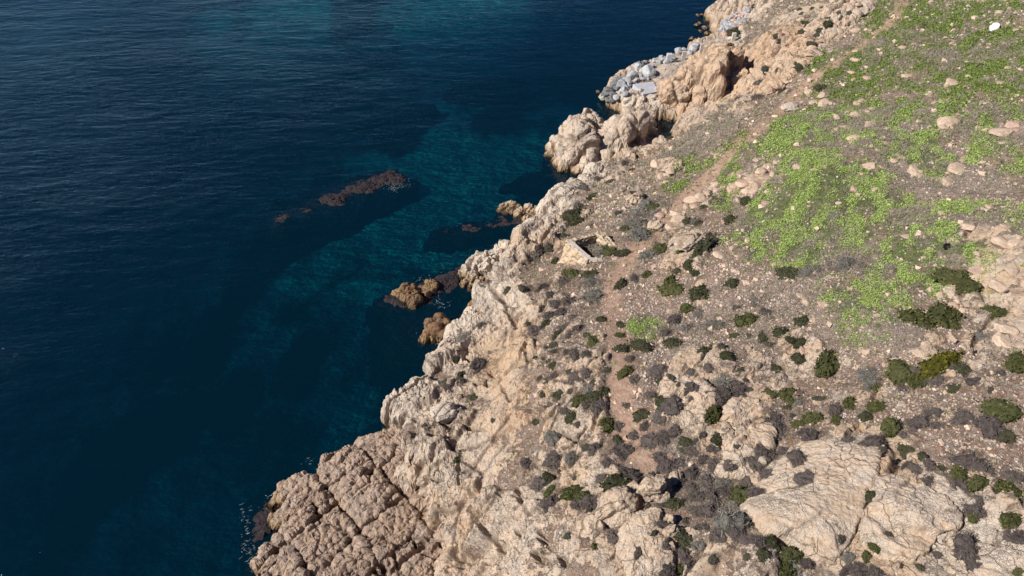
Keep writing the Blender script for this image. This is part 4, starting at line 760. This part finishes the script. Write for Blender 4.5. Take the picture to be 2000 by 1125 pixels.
SL = """1695,322,15 1785,328,13 1795,338,11 1725,325,9 1870,325,19 1855,350,15 1745,310,8 1757,305,10 1855,232,20 1845,242,12 1765,92,9 1785,85,5 1772,145,11 1820,180,8 1815,183,8 1675,200,9 1682,195,7 1665,140,9 1608,182,14 1592,197,12 1612,200,13 1670,225,12 1637,228,7 1655,220,9 1695,245,11 1632,250,12 1650,245,10 1675,265,16 1700,240,10 1745,310,9 1705,210,7 1695,150,8 1720,130,6 1860,160,14 1890,146,7 1892,120,7 1935,85,5 1960,252,20 1980,240,14 1955,160,12 1925,200,5 1770,460,8 1890,438,18 1865,465,14 1880,465,9 1855,470,8 1955,465,34 1985,470,20 1925,405,14 1935,403,12 1965,440,14 1995,540,10
1910,525,22 1980,525,24 1975,502,16 1950,550,28 1905,540,16 1870,585,10 1840,575,12 1865,595,14 1890,592,13 1915,592,14 1835,600,14 1930,575,10 1965,635,28 1960,660,24 1985,650,16 1990,605,18 1970,590,14 1900,610,12 1880,605,10 1640,300,9 1515,315,8 1500,325,12 1487,330,10 1470,345,16 1450,352,15 1437,360,13 1480,358,14 1462,368,12 1430,368,10 1495,345,12 1400,370,11 1385,372,12 1368,380,16 1350,388,12 1342,402,8 1355,400,9 1340,412,7 1500,372,10 1510,340,7 1445,340,8 1568,577,12 1575,587,13 1606,592,9 1585,625,9 1372,588,9 1310,605,7 1405,495,11 1370,548,12 1303,503,7 1201,504,6 1105,500,7 1060,525,8 1700,945,7 1320,415,12 1325,425,14 1300,410,8 1290,420,10 1280,400,7 1310,440,10 1190,290,5 1850,480,0 1230,300,6 1240,285,7 1255,278,6 1215,330,7 1280,315,12 1310,330,10 1290,340,9 1300,355,8 1480,310,8 1530,330,7 1545,300,7 1560,325,10 1590,330,8 1610,325,9 1640,395,6 1740,400,6 1860,400,6 1930,370,5 1700,560,6 1780,600,6 1715,615,7 1860,655,9 1835,640,8 1730,710,7 1660,640,5 1545,735,8 1850,690,6 1880,690,7 1700,750,6"""
items = []
for i, tok in enumerate(SL.split()):
    px, py, r = map(float, tok.split(','))
    if r < 2: continue
    pink = (i % 7 == 3)
    if px > 1820 and py > 385: r *= .72
    o, rw = put_stone('stone', ST_PINK if pink else ST_TAN, px, py, r, 900+i, sink=.52, asp=1.15)
    if o is None: continue
    o.scale[2] *= .9
    tag(o, None, 'stone', 'loose stones on the slope'); items.append((o, sizeword(rw, .3, .6)+('pinkish stone' if pink else 'tan stone'), px, py)); SPOTS.append((o.location.x, o.location.y, rw))
# further stones scattered over the slope and the shore
rs = random.Random(77); cnt = 0
ZONES = [((1400, 1990), (60, 560), 62, 3.5, 8.5), ((1080, 1500), (330, 700), 28, 3, 6), ((1500, 1990), (560, 900), 14, 3.5, 8), ((1480, 1720), (-10, 180), 20, 3.5, 9), ((1050, 1400), (600, 860), 10, 3, 6)]
for (xa, xb), (ya, yb), n, ra, rb in ZONES:
    k = 0
    while k < n:
        px, py = rs.uniform(xa, xb), rs.uniform(ya, yb); k += 1
        if py < 560 and px < 1950-py*1.05-150 and px < 1500: continue
        r = ra+(rb-ra)*rs.random()**2.2
        pink = rs.random() < .2
        o, rw = put_stone('stone', ST_PINK if pink else ST_TAN, px, py, r, 3000+cnt, sink=.3, asp=rs.uniform(1, 1.4))
        if o is None or o.location.z < 1: 
            if o: bpy.data.objects.remove(o)
            continue
        cnt += 1; tag(o, None, 'stone', 'loose stones on the slope'); items.append((o, sizeword(rw, .3, .6)+('pinkish stone' if pink else 'tan stone'), px, py))
label_all(items)
# armour stones of the little jetty, and the rubble in the far cove
AR = [(1183,182,7,1),(1178,186,6,1),(1190,176,8,1),(1197,186,8,1),(1187,195,6,1),(1195,196,7,1),(1204,190,7,0),(1205,172,7,1),(1200,164,8,1),(1209,158,9,1),(1213,165,8,0),(1222,172,7,0),(1216,178,8,0),(1232,150,11,0),(1226,158,9,0),(1217,153,6,0),(1234,137,6,0),(1247,131,8,0),(1256,126,6,1),(1254,138,6,2),(1266,141,12,0),(1270,130,7,0),(1243,156,6,0),(1250,148,6,0),(1257,154,6,0),(1243,145,5,0),
 (1265,154,5,0),(1238,166,5,0),(1228,168,6,0),(1280,119,6,0),(1286,122,5,0),(1295,118,6,0),(1292,112,5,0),(1300,122,6,0),(1312,113,7,0),(1325,102,8,0),(1334,99,6,0),(1352,98,9,0),(1360,92,8,0),(1346,103,6,0),(1211,182,6,0),(1221,184,6,0),(1176,192,5,2),(1172,188,4,2),(1274,150,6,0),(1262,122,5,1),(1246,124,5,1)]
items = []
M_YEL = mat_stone('yellowish_armour_stone', (.34, .32, .22), (.55, .53, .40)); ST_YEL = variants(M_YEL, 2, 3, .8, 580)
for i, (px, py, r, k) in enumerate(AR):
    loc, _ = snap(px, py+r*.3)
    if loc is None or loc.z < .2 or loc.y > 170: loc = Vector(at_z(px, py+2, .6))
    o, rw = put_stone('armour_stone', (ST_GREY, ST_DARK, ST_YEL)[k], px, py, r*1.12, 5000+i, sink=.2, loc=loc)
    tag(o, None, 'boulder', 'armour stones of the small jetty'); items.append((o, ('small ' if rw < .7 else 'big ')+('grey', 'dark grey', 'yellowish')[k]+' armour stone', px, py))
for i in range(75):
    px = rs.uniform(1408, 1462); py = 66-(px-1405)*.6+rs.uniform(-18, 8); loc, _ = snap(px, py)
    if loc is None: continue
    g_ = rs.random() < .6; o, rw = put_stone('rubble_stone', ST_GREY if g_ else ST_PINK, px, py, rs.uniform(3.5, 7.5), 5400+i, sink=.15, loc=loc)
    tag(o, None, 'stone', 'rubble stones in the far cove'); items.append((o, ('small ' if rw < .45 else 'big ')+('pale grey' if g_ else 'pink')+' rubble stone', px, py))
for i, (px, py, r) in enumerate([(1360,50,5),(1366,46,4),(1384,40,6),(1392,32,5),(1376,55,5),(1390,52,6),(1398,45,6),(1384,28,5),(1396,58,5),(1368,62,4),(1404,38,5),(1380,66,5),(1392,70,6),(1350,76,5),(1358,80,5),(1371,30,4),(1363,31,4),(1205,205,5),(1168,180,4)]):
    loc = Vector(at_z(px, py, .15)); o, rw = put_stone('wet_rock', variants(M_BROWNROCK, 2, 3, .6, 590) if i == 0 else WR, px, py, r, 5600+i, sink=.25, loc=loc)
    if i == 0: WR = [o.data]
    tag(o, None, 'rock', 'wet brown rocks at the water edge'); items.append((o, 'wet brown rock', px, py))
JM = [('the jetty tip', 1185, 188), ('the jetty middle', 1215, 165), ('the jetty head', 1255, 145), ('the promenade start', 1290, 118), ('the promenade middle', 1340, 98), ('the cove mouth', 1385, 45), ('the cove heap bottom', 1418, 60), ('the cove heap middle', 1438, 46), ('the cove heap top', 1456, 35), ('the slab corner', 1235, 165), ('the shore below the posts', 1365, 75), ('the shallows of the cove', 1365, 38)]
_M = MARKS; MARKS = JM; label_all(items); MARKS = _M
# ------------------------------------------------------------------ man-made things
def prism(name, base, top, mat, parent=None, noise=.0, cuts=14, seed=0, loc=Vector((0, 0, 0))):
    """block between two quads, subdivided and roughened"""
    import bmesh
    bm = bmesh.new(); vs = [bm.verts.new(Vector(p)-loc) for p in list(base)+list(top)]
    for f in ((3, 2, 1, 0), (4, 5, 6, 7), (0, 1, 5, 4), (1, 2, 6, 5), (2, 3, 7, 6), (3, 0, 4, 7)): bm.faces.new([vs[i] for i in f])
    bmesh.ops.bevel(bm, geom=bm.edges[:], offset=.03, segments=1, affect='EDGES')
    bmesh.ops.triangulate(bm, faces=bm.faces[:])
    for _ in range(cuts):
        es = [e for e in bm.edges if e.calc_length() > (.22 if noise > .03 else .5)]
        if not es: break
        bmesh.ops.subdivide_edges(bm, edges=es, cuts=1)
        bmesh.ops.triangulate(bm, faces=[f for f in bm.faces if len(f.verts) > 3])
        if len(bm.verts) > 16000: break
    bmesh.ops.recalc_face_normals(bm, faces=bm.faces); bm.normal_update()
    P = np.array([(v.co+loc)[:] for v in bm.verts]); n = np.array([v.normal[:] for v in bm.verts])
    ck = np.zeros(len(P))
    if noise > 0:
        if noise > .03:
            _, e, r_, t_ = voro((P+.1*np.stack([vnoise(P*2, 1), vnoise(P*2, 2), vnoise(P*2, 3)], 1))*np.array([2.3, 2.3, 3.4]), seed); d = noise*(np.minimum(e*3, 1)-.5+(r_-.5)*.9); ck = sstep(.12, 0, e)
        else: d = noise*fbm(P*2, 4, seed)
        for v, a, b in zip(bm.verts, n, d): v.co += Vector(a*b)
    me = bpy.data.meshes.new(name); bm.to_mesh(me); bm.free(); attr(me, 'mC', np.stack([ck]*3, 1))
    if noise > .03: me.polygons.foreach_set('use_smooth', np.ones(len(me.polygons), bool))
    o = link(name, me, mat, parent); 
    if parent is None: o.location = loc
    return o
g = N('rubble_masonry'); cr, _, _, _, _ = g.attr('mC'); vc = g.voro(2.6, 'F1', 'Color', vec=g.warp(.2, 2)); sc_ = g.n('SeparateColor'); g.t.links.new(vc, sc_.inputs[0])
mc = g.mix(sc_.outputs[0], (.42, .29, .16), (.62, .50, .36)); mc = g.mix(g.ramp(g.noise(6, 5, .7), .4, .7), mc, (.50, .40, .30)); mc = g.mix(g.math('MULTIPLY', cr, .95), mc, (.10, .07, .045))
M_MASON = g.done(mc, .9, g.bump(g.noise(9, 5, .7), .8, .05), .2)
zt = snap(1165, 470)[0].z+1.4
def T(px, py, z): return Vector(at_z(px, py, z))
root = bpy.data.objects.new('stone_ruin', None); COL.objects.link(root)
def wall_between(name, a, b, th, h, mat, capmat=None, side=1, noise=.09, seed=1, slope=0.0, batter=.35):
    a = Vector(a); b = Vector(b); d = (b-a); d.z = 0; d.normalize(); nrm_ = Vector((d.y, -d.x, 0))*side     # nrm_: outward
    o1, o2 = a+nrm_*th/2, b+nrm_*th/2; i1, i2 = a-nrm_*th/2, b-nrm_*th/2; dn = Vector((0, 0, -h))
    w = prism(name, [i1+dn, i2+dn, o2+dn+nrm_*batter, o1+dn+nrm_*batter], [i1, i2, o2, o1], mat, root, noise, 12, seed, root.location)
    if capmat:
        u = Vector((0, 0, .005)); t_ = Vector((0, 0, .13)); e = nrm_*.04
        c = prism('cap', [i1-e+u, i2-e+u, o2+e+u, o1+e+u], [i1-e+t_, i2-e+t_, o2+e+t_, o1+e+t_], capmat, w, .02, 6, seed+1, Vector((0, 0, 0)))
        c.parent = w; c.matrix_parent_inverse = Matrix.Identity(4)
        for v in c.data.vertices: v.co -= root.location
    return w
pA, pB, pC, pD, pE = T(1110, 470, zt), T(1152, 507, zt), T(1176, 509, zt-.1), T(1171, 454, zt+.1), T(1206, 484, zt)
root.location = (pA+pB)/2-Vector((0, 0, 2.2))
wall_between('wall', pA, pB, .55, 3.8, M_MASON, M_CAP, 1, noise=.26, seed=3, batter=1.5)
wall_between('wall', pB, pC, .55, 3.4, M_MASON, M_CAP, 1, noise=.24, seed=5, batter=.5)
wall_between('wall', pD, pE, .9, 2.8, M_MASON, None, -1, noise=.2, seed=7, batter=.3)
wall_between('wall', pA, pD, .5, 2.6, M_MASON, None, -1, noise=.12, seed=9, batter=.2)
bpy.context.view_layer.update()
tag(root, 'roofless stone ruin with pale capped walls and scrub growing inside', 'ruin')
# rubble fallen against the ruin's outer wall
for i in range(20):
    px = 1092+68*(i+.5)/20; py = 490+(px-1092)*.55+rs.uniform(0, 16); o, rw = put_stone('fallen_stone', ST_TAN, px, py, rs.uniform(2.5, 5), 6100+i, sink=.2)
    if o: tag(o, 'yellowish tan stone, '+(ORD[i] if i else 'first')+' along the fallen rubble below the ruin wall', 'stone', 'fallen stones below the ruin wall')
# concrete slab on the jetty
zs_ = 3.2
c4 = [T(1236, 164, zs_), T(1275, 159, zs_), T(1288, 178, zs_), T(1256, 184, zs_)]
slab_root = bpy.data.objects.new('concrete_platform', None); COL.objects.link(slab_root); slab_root.location = sum(c4, Vector())/4-Vector((0, 0, 2.2)); ctr = sum(c4, Vector())/4
prism('slab', [p+Vector((0, 0, -1.5)) for p in [p+(p-ctr)*.03 for p in c4]][::1], c4, M_CONC, slab_root, .02, 6, 3, slab_root.location)
b2 = [p+(p-ctr)*.22-Vector((0, 0, 1.3)) for p in c4]
prism('footing', [p-Vector((0, 0, 1.6)) for p in b2], b2, M_CONC, slab_root, .06, 12, 4, slab_root.location)
tag(slab_root, 'pale grey concrete platform among boulders at the jetty head', 'platform')
def post(px, py, h, w, label, mat):
    loc, _ = snap(px, py)
    if loc is None: loc = T(px, py, 1.5)
    v = Vector((w/2, 0, 0)); u = Vector((0, w/2*.8, 0)); b = [loc-v-u, loc+v-u, loc+v+u, loc-v+u]; z0 = Vector((0, 0, -.4)); z1 = Vector((.05, 0, h))
    o = prism('stone_post', [p+z0 for p in b], [p+z1 for p in b], mat, None, .025, 6, int(px), loc); tag(o, label, 'post', 'posts along the promenade')
post(1431, 80, 1.7, .75, 'short square stone post farthest along the promenade by the dark shrub', M_CAP)
post(1368, 104, 1.8, .55, 'slim stone post in the middle of the promenade edge', M_CAP)
post(1334, 116, 1.7, .7, 'stout stone post next to the pale upright block on the promenade', M_CAP)
post(1305, 122, 1.8, 1.0, 'broad white upright block at the jetty end of the promenade', M_CONC)
# small black square crate-like thing on the slope
loc, nrm = snap(1849, 484); s_ = .24
o = prism('black_crate', [loc+Vector((a*s_, b*s_, -.1)) for a, b in ((-1, -1), (1, -1), (1, 1), (-1, 1))], [loc+Vector((a*s_, b*s_, .35)) for a, b in ((-1, -1), (1, -1), (1, 1), (-1, 1))], None, None, .0, 0, 1, loc)
gb = N('black_plastic'); M_BLACK = gb.done((.006, .006, .007), .5); o.data.materials.append(M_BLACK); tag(o, 'small square black box lying among green herbs on the right slope', 'box')
gr_ = N('red_cloth'); M_RED = gr_.done(gr_.mix(gr_.noise(6, 4), (.55, .10, .05), (.42, .06, .035)), .8)
for i, (px, py, r, lb) in enumerate([(1895, 948, 5, 'bright red scrap of litter beside the brown shrub, largest one'), (1879, 888, 3.2, 'small red scrap of litter above the brown shrub'), (1836, 874, 2.8, 'small red scrap of litter on the pebbly bank left of the brown shrub'), (1892, 445, 4, 'small red scrap on the flat tan stone near the green herbs'), (1545, 866, 2.6, 'tiny red scrap among the dry heath on the lower slope')]):
    if i == 0: RS = variants(M_RED, 1, 2, .5, 620, 1.0)
    o, rw = put_stone('litter_scrap', RS, px, py, r, 6300+i, sink=.1, asp=1.3); tag(o, lb, 'litter', 'red scraps on the slope')
# ------------------------------------------------------------------ stuff: pebbles, herbs, dry scrub, foam
def tris_area(V, F):
    a, b, c, d_ = (V[F[:, i]] for i in range(4)); return .5*np.linalg.norm(np.cross(c-a, d_-b), axis=1), (a+b+c+d_)/4
areaF, cenF = tris_area(LANDV, LANDF)
dist = np.linalg.norm(cenF-np.array([0, 0, CAM_H]), axis=1)
rel = cenF-np.array([0, 0, CAM_H]); dep = rel[:, 1]*CP-rel[:, 2]*SP; uu = rel[:, 0]/dep*FPX+1000; vv = 562-(rel[:, 2]*CP+rel[:, 1]*SP)/dep*FPX
seen = (uu > -150) & (uu < 2250) & (vv > -150) & (vv < 1300) & (dep > 5)     # build small cover only where the photograph and a step to its side can see
def sample(weight, n):
    w = areaF*weight*seen; w = w/w.sum(); f = RNG.choice(len(w), n, p=w); a = RNG.random((n, 2))
    A_, B_, C_, D_ = (LANDV[LANDF[f, i]] for i in range(4)); u, v = a[:, :1], a[:, 1:]
    return (A_*(1-u)*(1-v)+B_*u*(1-v)+C_*u*v+D_*(1-u)*v), f
fm = lambda arr: arr[LANDF].mean(1)
f_r, f_g, f_d, f_s, f_t, f_in = fm(rk2), fm(m_g2), fm(m_d2), fm(m_s2), fm(m_t2), fm(sin2)
soilw = (1-.93*f_r)*(f_in > 3)
def rotm(n):
    q = RNG.normal(size=(n, 4)); q /= np.linalg.norm(q, axis=1, keepdims=True); w_, x_, y_, z_ = q.T
    return np.stack([1-2*(y_*y_+z_*z_), 2*(x_*y_-z_*w_), 2*(x_*z_+y_*w_), 2*(x_*y_+z_*w_), 1-2*(x_*x_+z_*z_), 2*(y_*z_-x_*w_), 2*(x_*z_-y_*w_), 2*(y_*z_+x_*w_), 1-2*(x_*x_+y_*y_)], 1).reshape(-1, 3, 3)
def pebbles(name, n, r0, r1, weight, label, colfn):
    P, f = sample(weight, n); r = r0+(r1-r0)*RNG.random(n)**3*(dist[f]/55)
    cube = np.array([[-1, -1, -1], [1, -1, -1], [1, 1, -1], [-1, 1, -1], [-1, -1, 1], [1, -1, 1], [1, 1, 1], [-1, 1, 1]])*.62
    B = cube[None]*(1+.35*RNG.normal(size=(n, 8, 3)))
    B = np.einsum('nij,nkj->nki', rotm(n), B)*r[:, None, None]*np.array([1, 1, .7]); V = (B+P[:, None]+np.array([0, 0, .2])*r[:, None, None]).reshape(-1, 3)
    q = np.array([[0, 3, 2, 1], [4, 5, 6, 7], [0, 1, 5, 4], [1, 2, 6, 5], [2, 3, 7, 6], [3, 0, 4, 7]]); F = (q[None]+8*np.arange(n)[:, None, None]).reshape(-1, 4)
    me = mesh_np(name, V, F, False); attr(me, 'tone', np.repeat(colfn(n), 8, 0)); return me
g = N('pale_pebbles'); M_PEB = g.done(g.attr('tone')[4], .9, None, .2)
def pebcol(n):
    a = np.array([.50, .42, .36]); b = np.array([.44, .30, .21]); c = np.array([.36, .29, .25]); k = RNG.random((n, 1)); s = RNG.random((n, 1))
    return np.where(s < .5, a*(.75+.4*k), np.where(s < .8, b*(.8+.5*k), c*(.8+.5*k)))
me = pebbles('scree_pebbles', 56000, .028, .115, soilw*(.22+1.0*f_s**1.5)*(1-.7*f_g)*(1-.9*f_t), '', pebcol); tag(link('scree_pebbles', me, M_PEB), 'pale angular pebbles strewn over the reddish brown soil of the slope', 'pebbles', kind='stuff')
me = pebbles('small_stones', 1500, .10, .30, soilw*(.3+f_s), '', lambda n: np.array([.58, .44, .33])*(.75+.45*RNG.random((n, 1)))); tag(link('small_stones', me, M_PEB), 'small tan stones too many to count lying over the slope', 'stones', kind='stuff')
def tufts(name, n, rad, leaf, nl, weight, twig, mat, label, cat, hgt=.5):
    P, f = sample(weight, n); sc_ = np.clip(dist[f]/60, .8, 1.8)
    m = n*nl; c = np.repeat(P, nl, 0); s = np.repeat(sc_*rad*(.5+RNG.random(n)), nl)[:, None]
    d = RNG.normal(size=(m, 3)); d[:, 2] = np.abs(d[:, 2]); d /= np.linalg.norm(d, axis=1, keepdims=True); dd = d*(RNG.random((m, 1))**.5)*s; dd[:, 2] *= hgt; c = c+dd
    a = (d if twig else 0)+RNG.normal(size=(m, 3))*(.5 if twig else 1); a /= np.linalg.norm(a, axis=1, keepdims=True); b = np.cross(a, RNG.normal(size=(m, 3))); b /= np.linalg.norm(b, axis=1, keepdims=True)
    ls = leaf*np.repeat(sc_, nl)[:, None]*(.6+.8*RNG.random((m, 1))); sa, sb = (ls*2.4, ls*.22) if twig else (ls, ls*.8)
    V = np.stack([c-a*sa-b*sb, c+a*sa-b*sb*.5, c+a*sa+b*sb*.5, c-a*sa+b*sb], 1).reshape(-1, 3)
    tone = np.repeat(np.clip(.6*np.repeat(RNG.random(n), nl)+.4*RNG.random(m), 0, 1), 4)
    me = mesh_np(name, V, np.arange(m*4).reshape(-1, 4), False); attr(me, 'tone', np.stack([tone]*3, 1)); return tag(link(name, me, mat), label, cat, kind='stuff')
L_LIME = mat_leaf('lime_green_herbs', (.16, .21, .055), (.44, .56, .16), (.36, .44, .16)); L_MID = mat_leaf('dark_green_herbs', (.07, .095, .025), (.26, .33, .085), (.17, .21, .06)); L_DRY = mat_leaf('dry_grey_scrub', (.15, .12, .085), (.47, .40, .32), (.30, .26, .20))
# lime green grows in the middle of the slope, darker green towards the top
lime = sstep(70, 58, np.hypot(cenF[:, 0]-(px_to_base(1680, 430)[0][0]), cenF[:, 1]-(px_to_base(1680, 430)[0][1]))+45)
cl = px_to_base(1690, 400)[0]; lime = sstep(26, 11, np.hypot(cenF[:, 0]-cl[0], (cenF[:, 1]-cl[1])*.75)); cl2 = px_to_base(1255, 640)[0]; lime = np.maximum(lime, sstep(4, 2, np.hypot(cenF[:, 0]-cl2[0], cenF[:, 1]-cl2[1]))); cl3 = px_to_base(1660, 600)[0]; lime = np.maximum(lime, sstep(6, 3, np.hypot(cenF[:, 0]-cl3[0], cenF[:, 1]-cl3[1])))
Qs = np.stack([(.857*cenF[:, 0]-.515*cenF[:, 1])*.95, (.515*cenF[:, 0]+.857*cenF[:, 1])*.5, cenF[:, 2]*.3], 1); gn = np.clip(fbm(Qs, 5, 88)*3.4+.38, 0, 1)**2; gw = sstep(.05, .9, f_g)*(1-.8*f_r)*(1-f_t)
tufts('lime_herbs', 21000, .23, .038, 10, gw*lime*gn+1e-9, False, L_LIME, 'lime green spurge-like herbs spreading over the middle of the slope', 'herbs', .55)
tufts('green_herbs', 36000, .23, .042, 8, gw*(1-.75*lime)*gn+.015*soilw, False, L_MID, 'low dark green herbs carpeting the upper slope', 'herbs', .4)
dn = np.clip(fbm(cenF*.5+9, 4, 89)*2+.5, 0, 1)**1.5
tufts('dry_scrub', 30000, .33, .045, 9, (1-.9*f_r)*(.12+f_d)*dn*(1-f_t)*(f_in > 2.5), True, L_DRY, 'dry grey twiggy scrub spread in patches over the slope', 'scrub', .55)
hw = np.zeros(len(cenF)); BR = [(q[0], q[1], q[2]) for q, it in zip(SPOTS, HEATH) if it]
near_c = np.nonzero(seen)[0]; cx_, cy_ = cenF[near_c, 0], cenF[near_c, 1]
for a_, b_, r_ in BR: hw[near_c] = np.maximum(hw[near_c], np.exp(-((cx_-a_)**2+(cy_-b_)**2)/(1.6*r_+.25)**2))
L_HEATH = mat_leaf('dry_heath_twigs', (.06, .045, .04), (.31, .24, .20), (.16, .125, .105))
tufts('dry_heath', 11000, .24, .045, 8, hw**1.5*(vnoise(cenF*1.7, 5) > -.25)*(1-.95*f_t), True, L_HEATH, 'low dry brown heath filling the gaps between shrubs on the lower slope', 'heath', .6)
# foam flecks on the water
g = N('sea_foam'); M_FOAM = g.done((.55, .62, .66), .6)
tp_ = g.n('BsdfTransparent'); mxf = g.n('MixShader'); g.set(mxf.inputs[0], g.ramp(g.noise(9, 3), .4, .7, .1, .75)); g.t.links.new(tp_.outputs[0], mxf.inputs[1]); g.t.links.new(g.b.outputs[0], mxf.inputs[2]); g.t.links.new(mxf.outputs[0], g.out.inputs['Surface'])
FV, FF = [], []
for cx, cy, rx, ry, n in [(780, 360, 26, 9, 150), (768, 368, 14, 5, 80), (800, 590, 50, 14, 90), (775, 575, 22, 7, 50), (860, 590, 22, 14, 60), (820, 545, 30, 8, 30), (855, 668, 8, 8, 40), (486, 1060, 16, 46, 70), (478, 1010, 16, 34, 40), (1010, 422, 14, 5, 40), (840, 650, 20, 20, 30), (1385, 55, 12, 10, 25), (600, 900, 14, 10, 12), (880, 540, 25, 12, 20), (530, 970, 12, 12, 25)]:
    for k in range(int(n*.8)):
        a = rs.gauss(0, .45); b = rs.gauss(0, .45); p = at_z(cx+a*rx, cy+b*ry, .03); r = rs.uniform(.02, .075); th = rs.gauss(.45, .5); m = rs.randint(5, 7); i0 = len(FV)
        for j in range(m):
            q = j*6.283/m; e = r*rs.uniform(.5, 1.2); ux, uy = math.cos(q)*e*2.6, math.sin(q)*e*.5; FV.append((p[0]+ux*math.cos(th)-uy*math.sin(th), p[1]+ux*math.sin(th)+uy*math.cos(th), .03+.02*rs.random()))
        FF.append(list(range(i0, i0+m)))
me = bpy.data.meshes.new('sea_foam'); me.from_pydata(FV, [], FF); tag(link('sea_foam', me, M_FOAM), 'white flecks of foam on the water around the rocks', 'foam', kind='stuff')
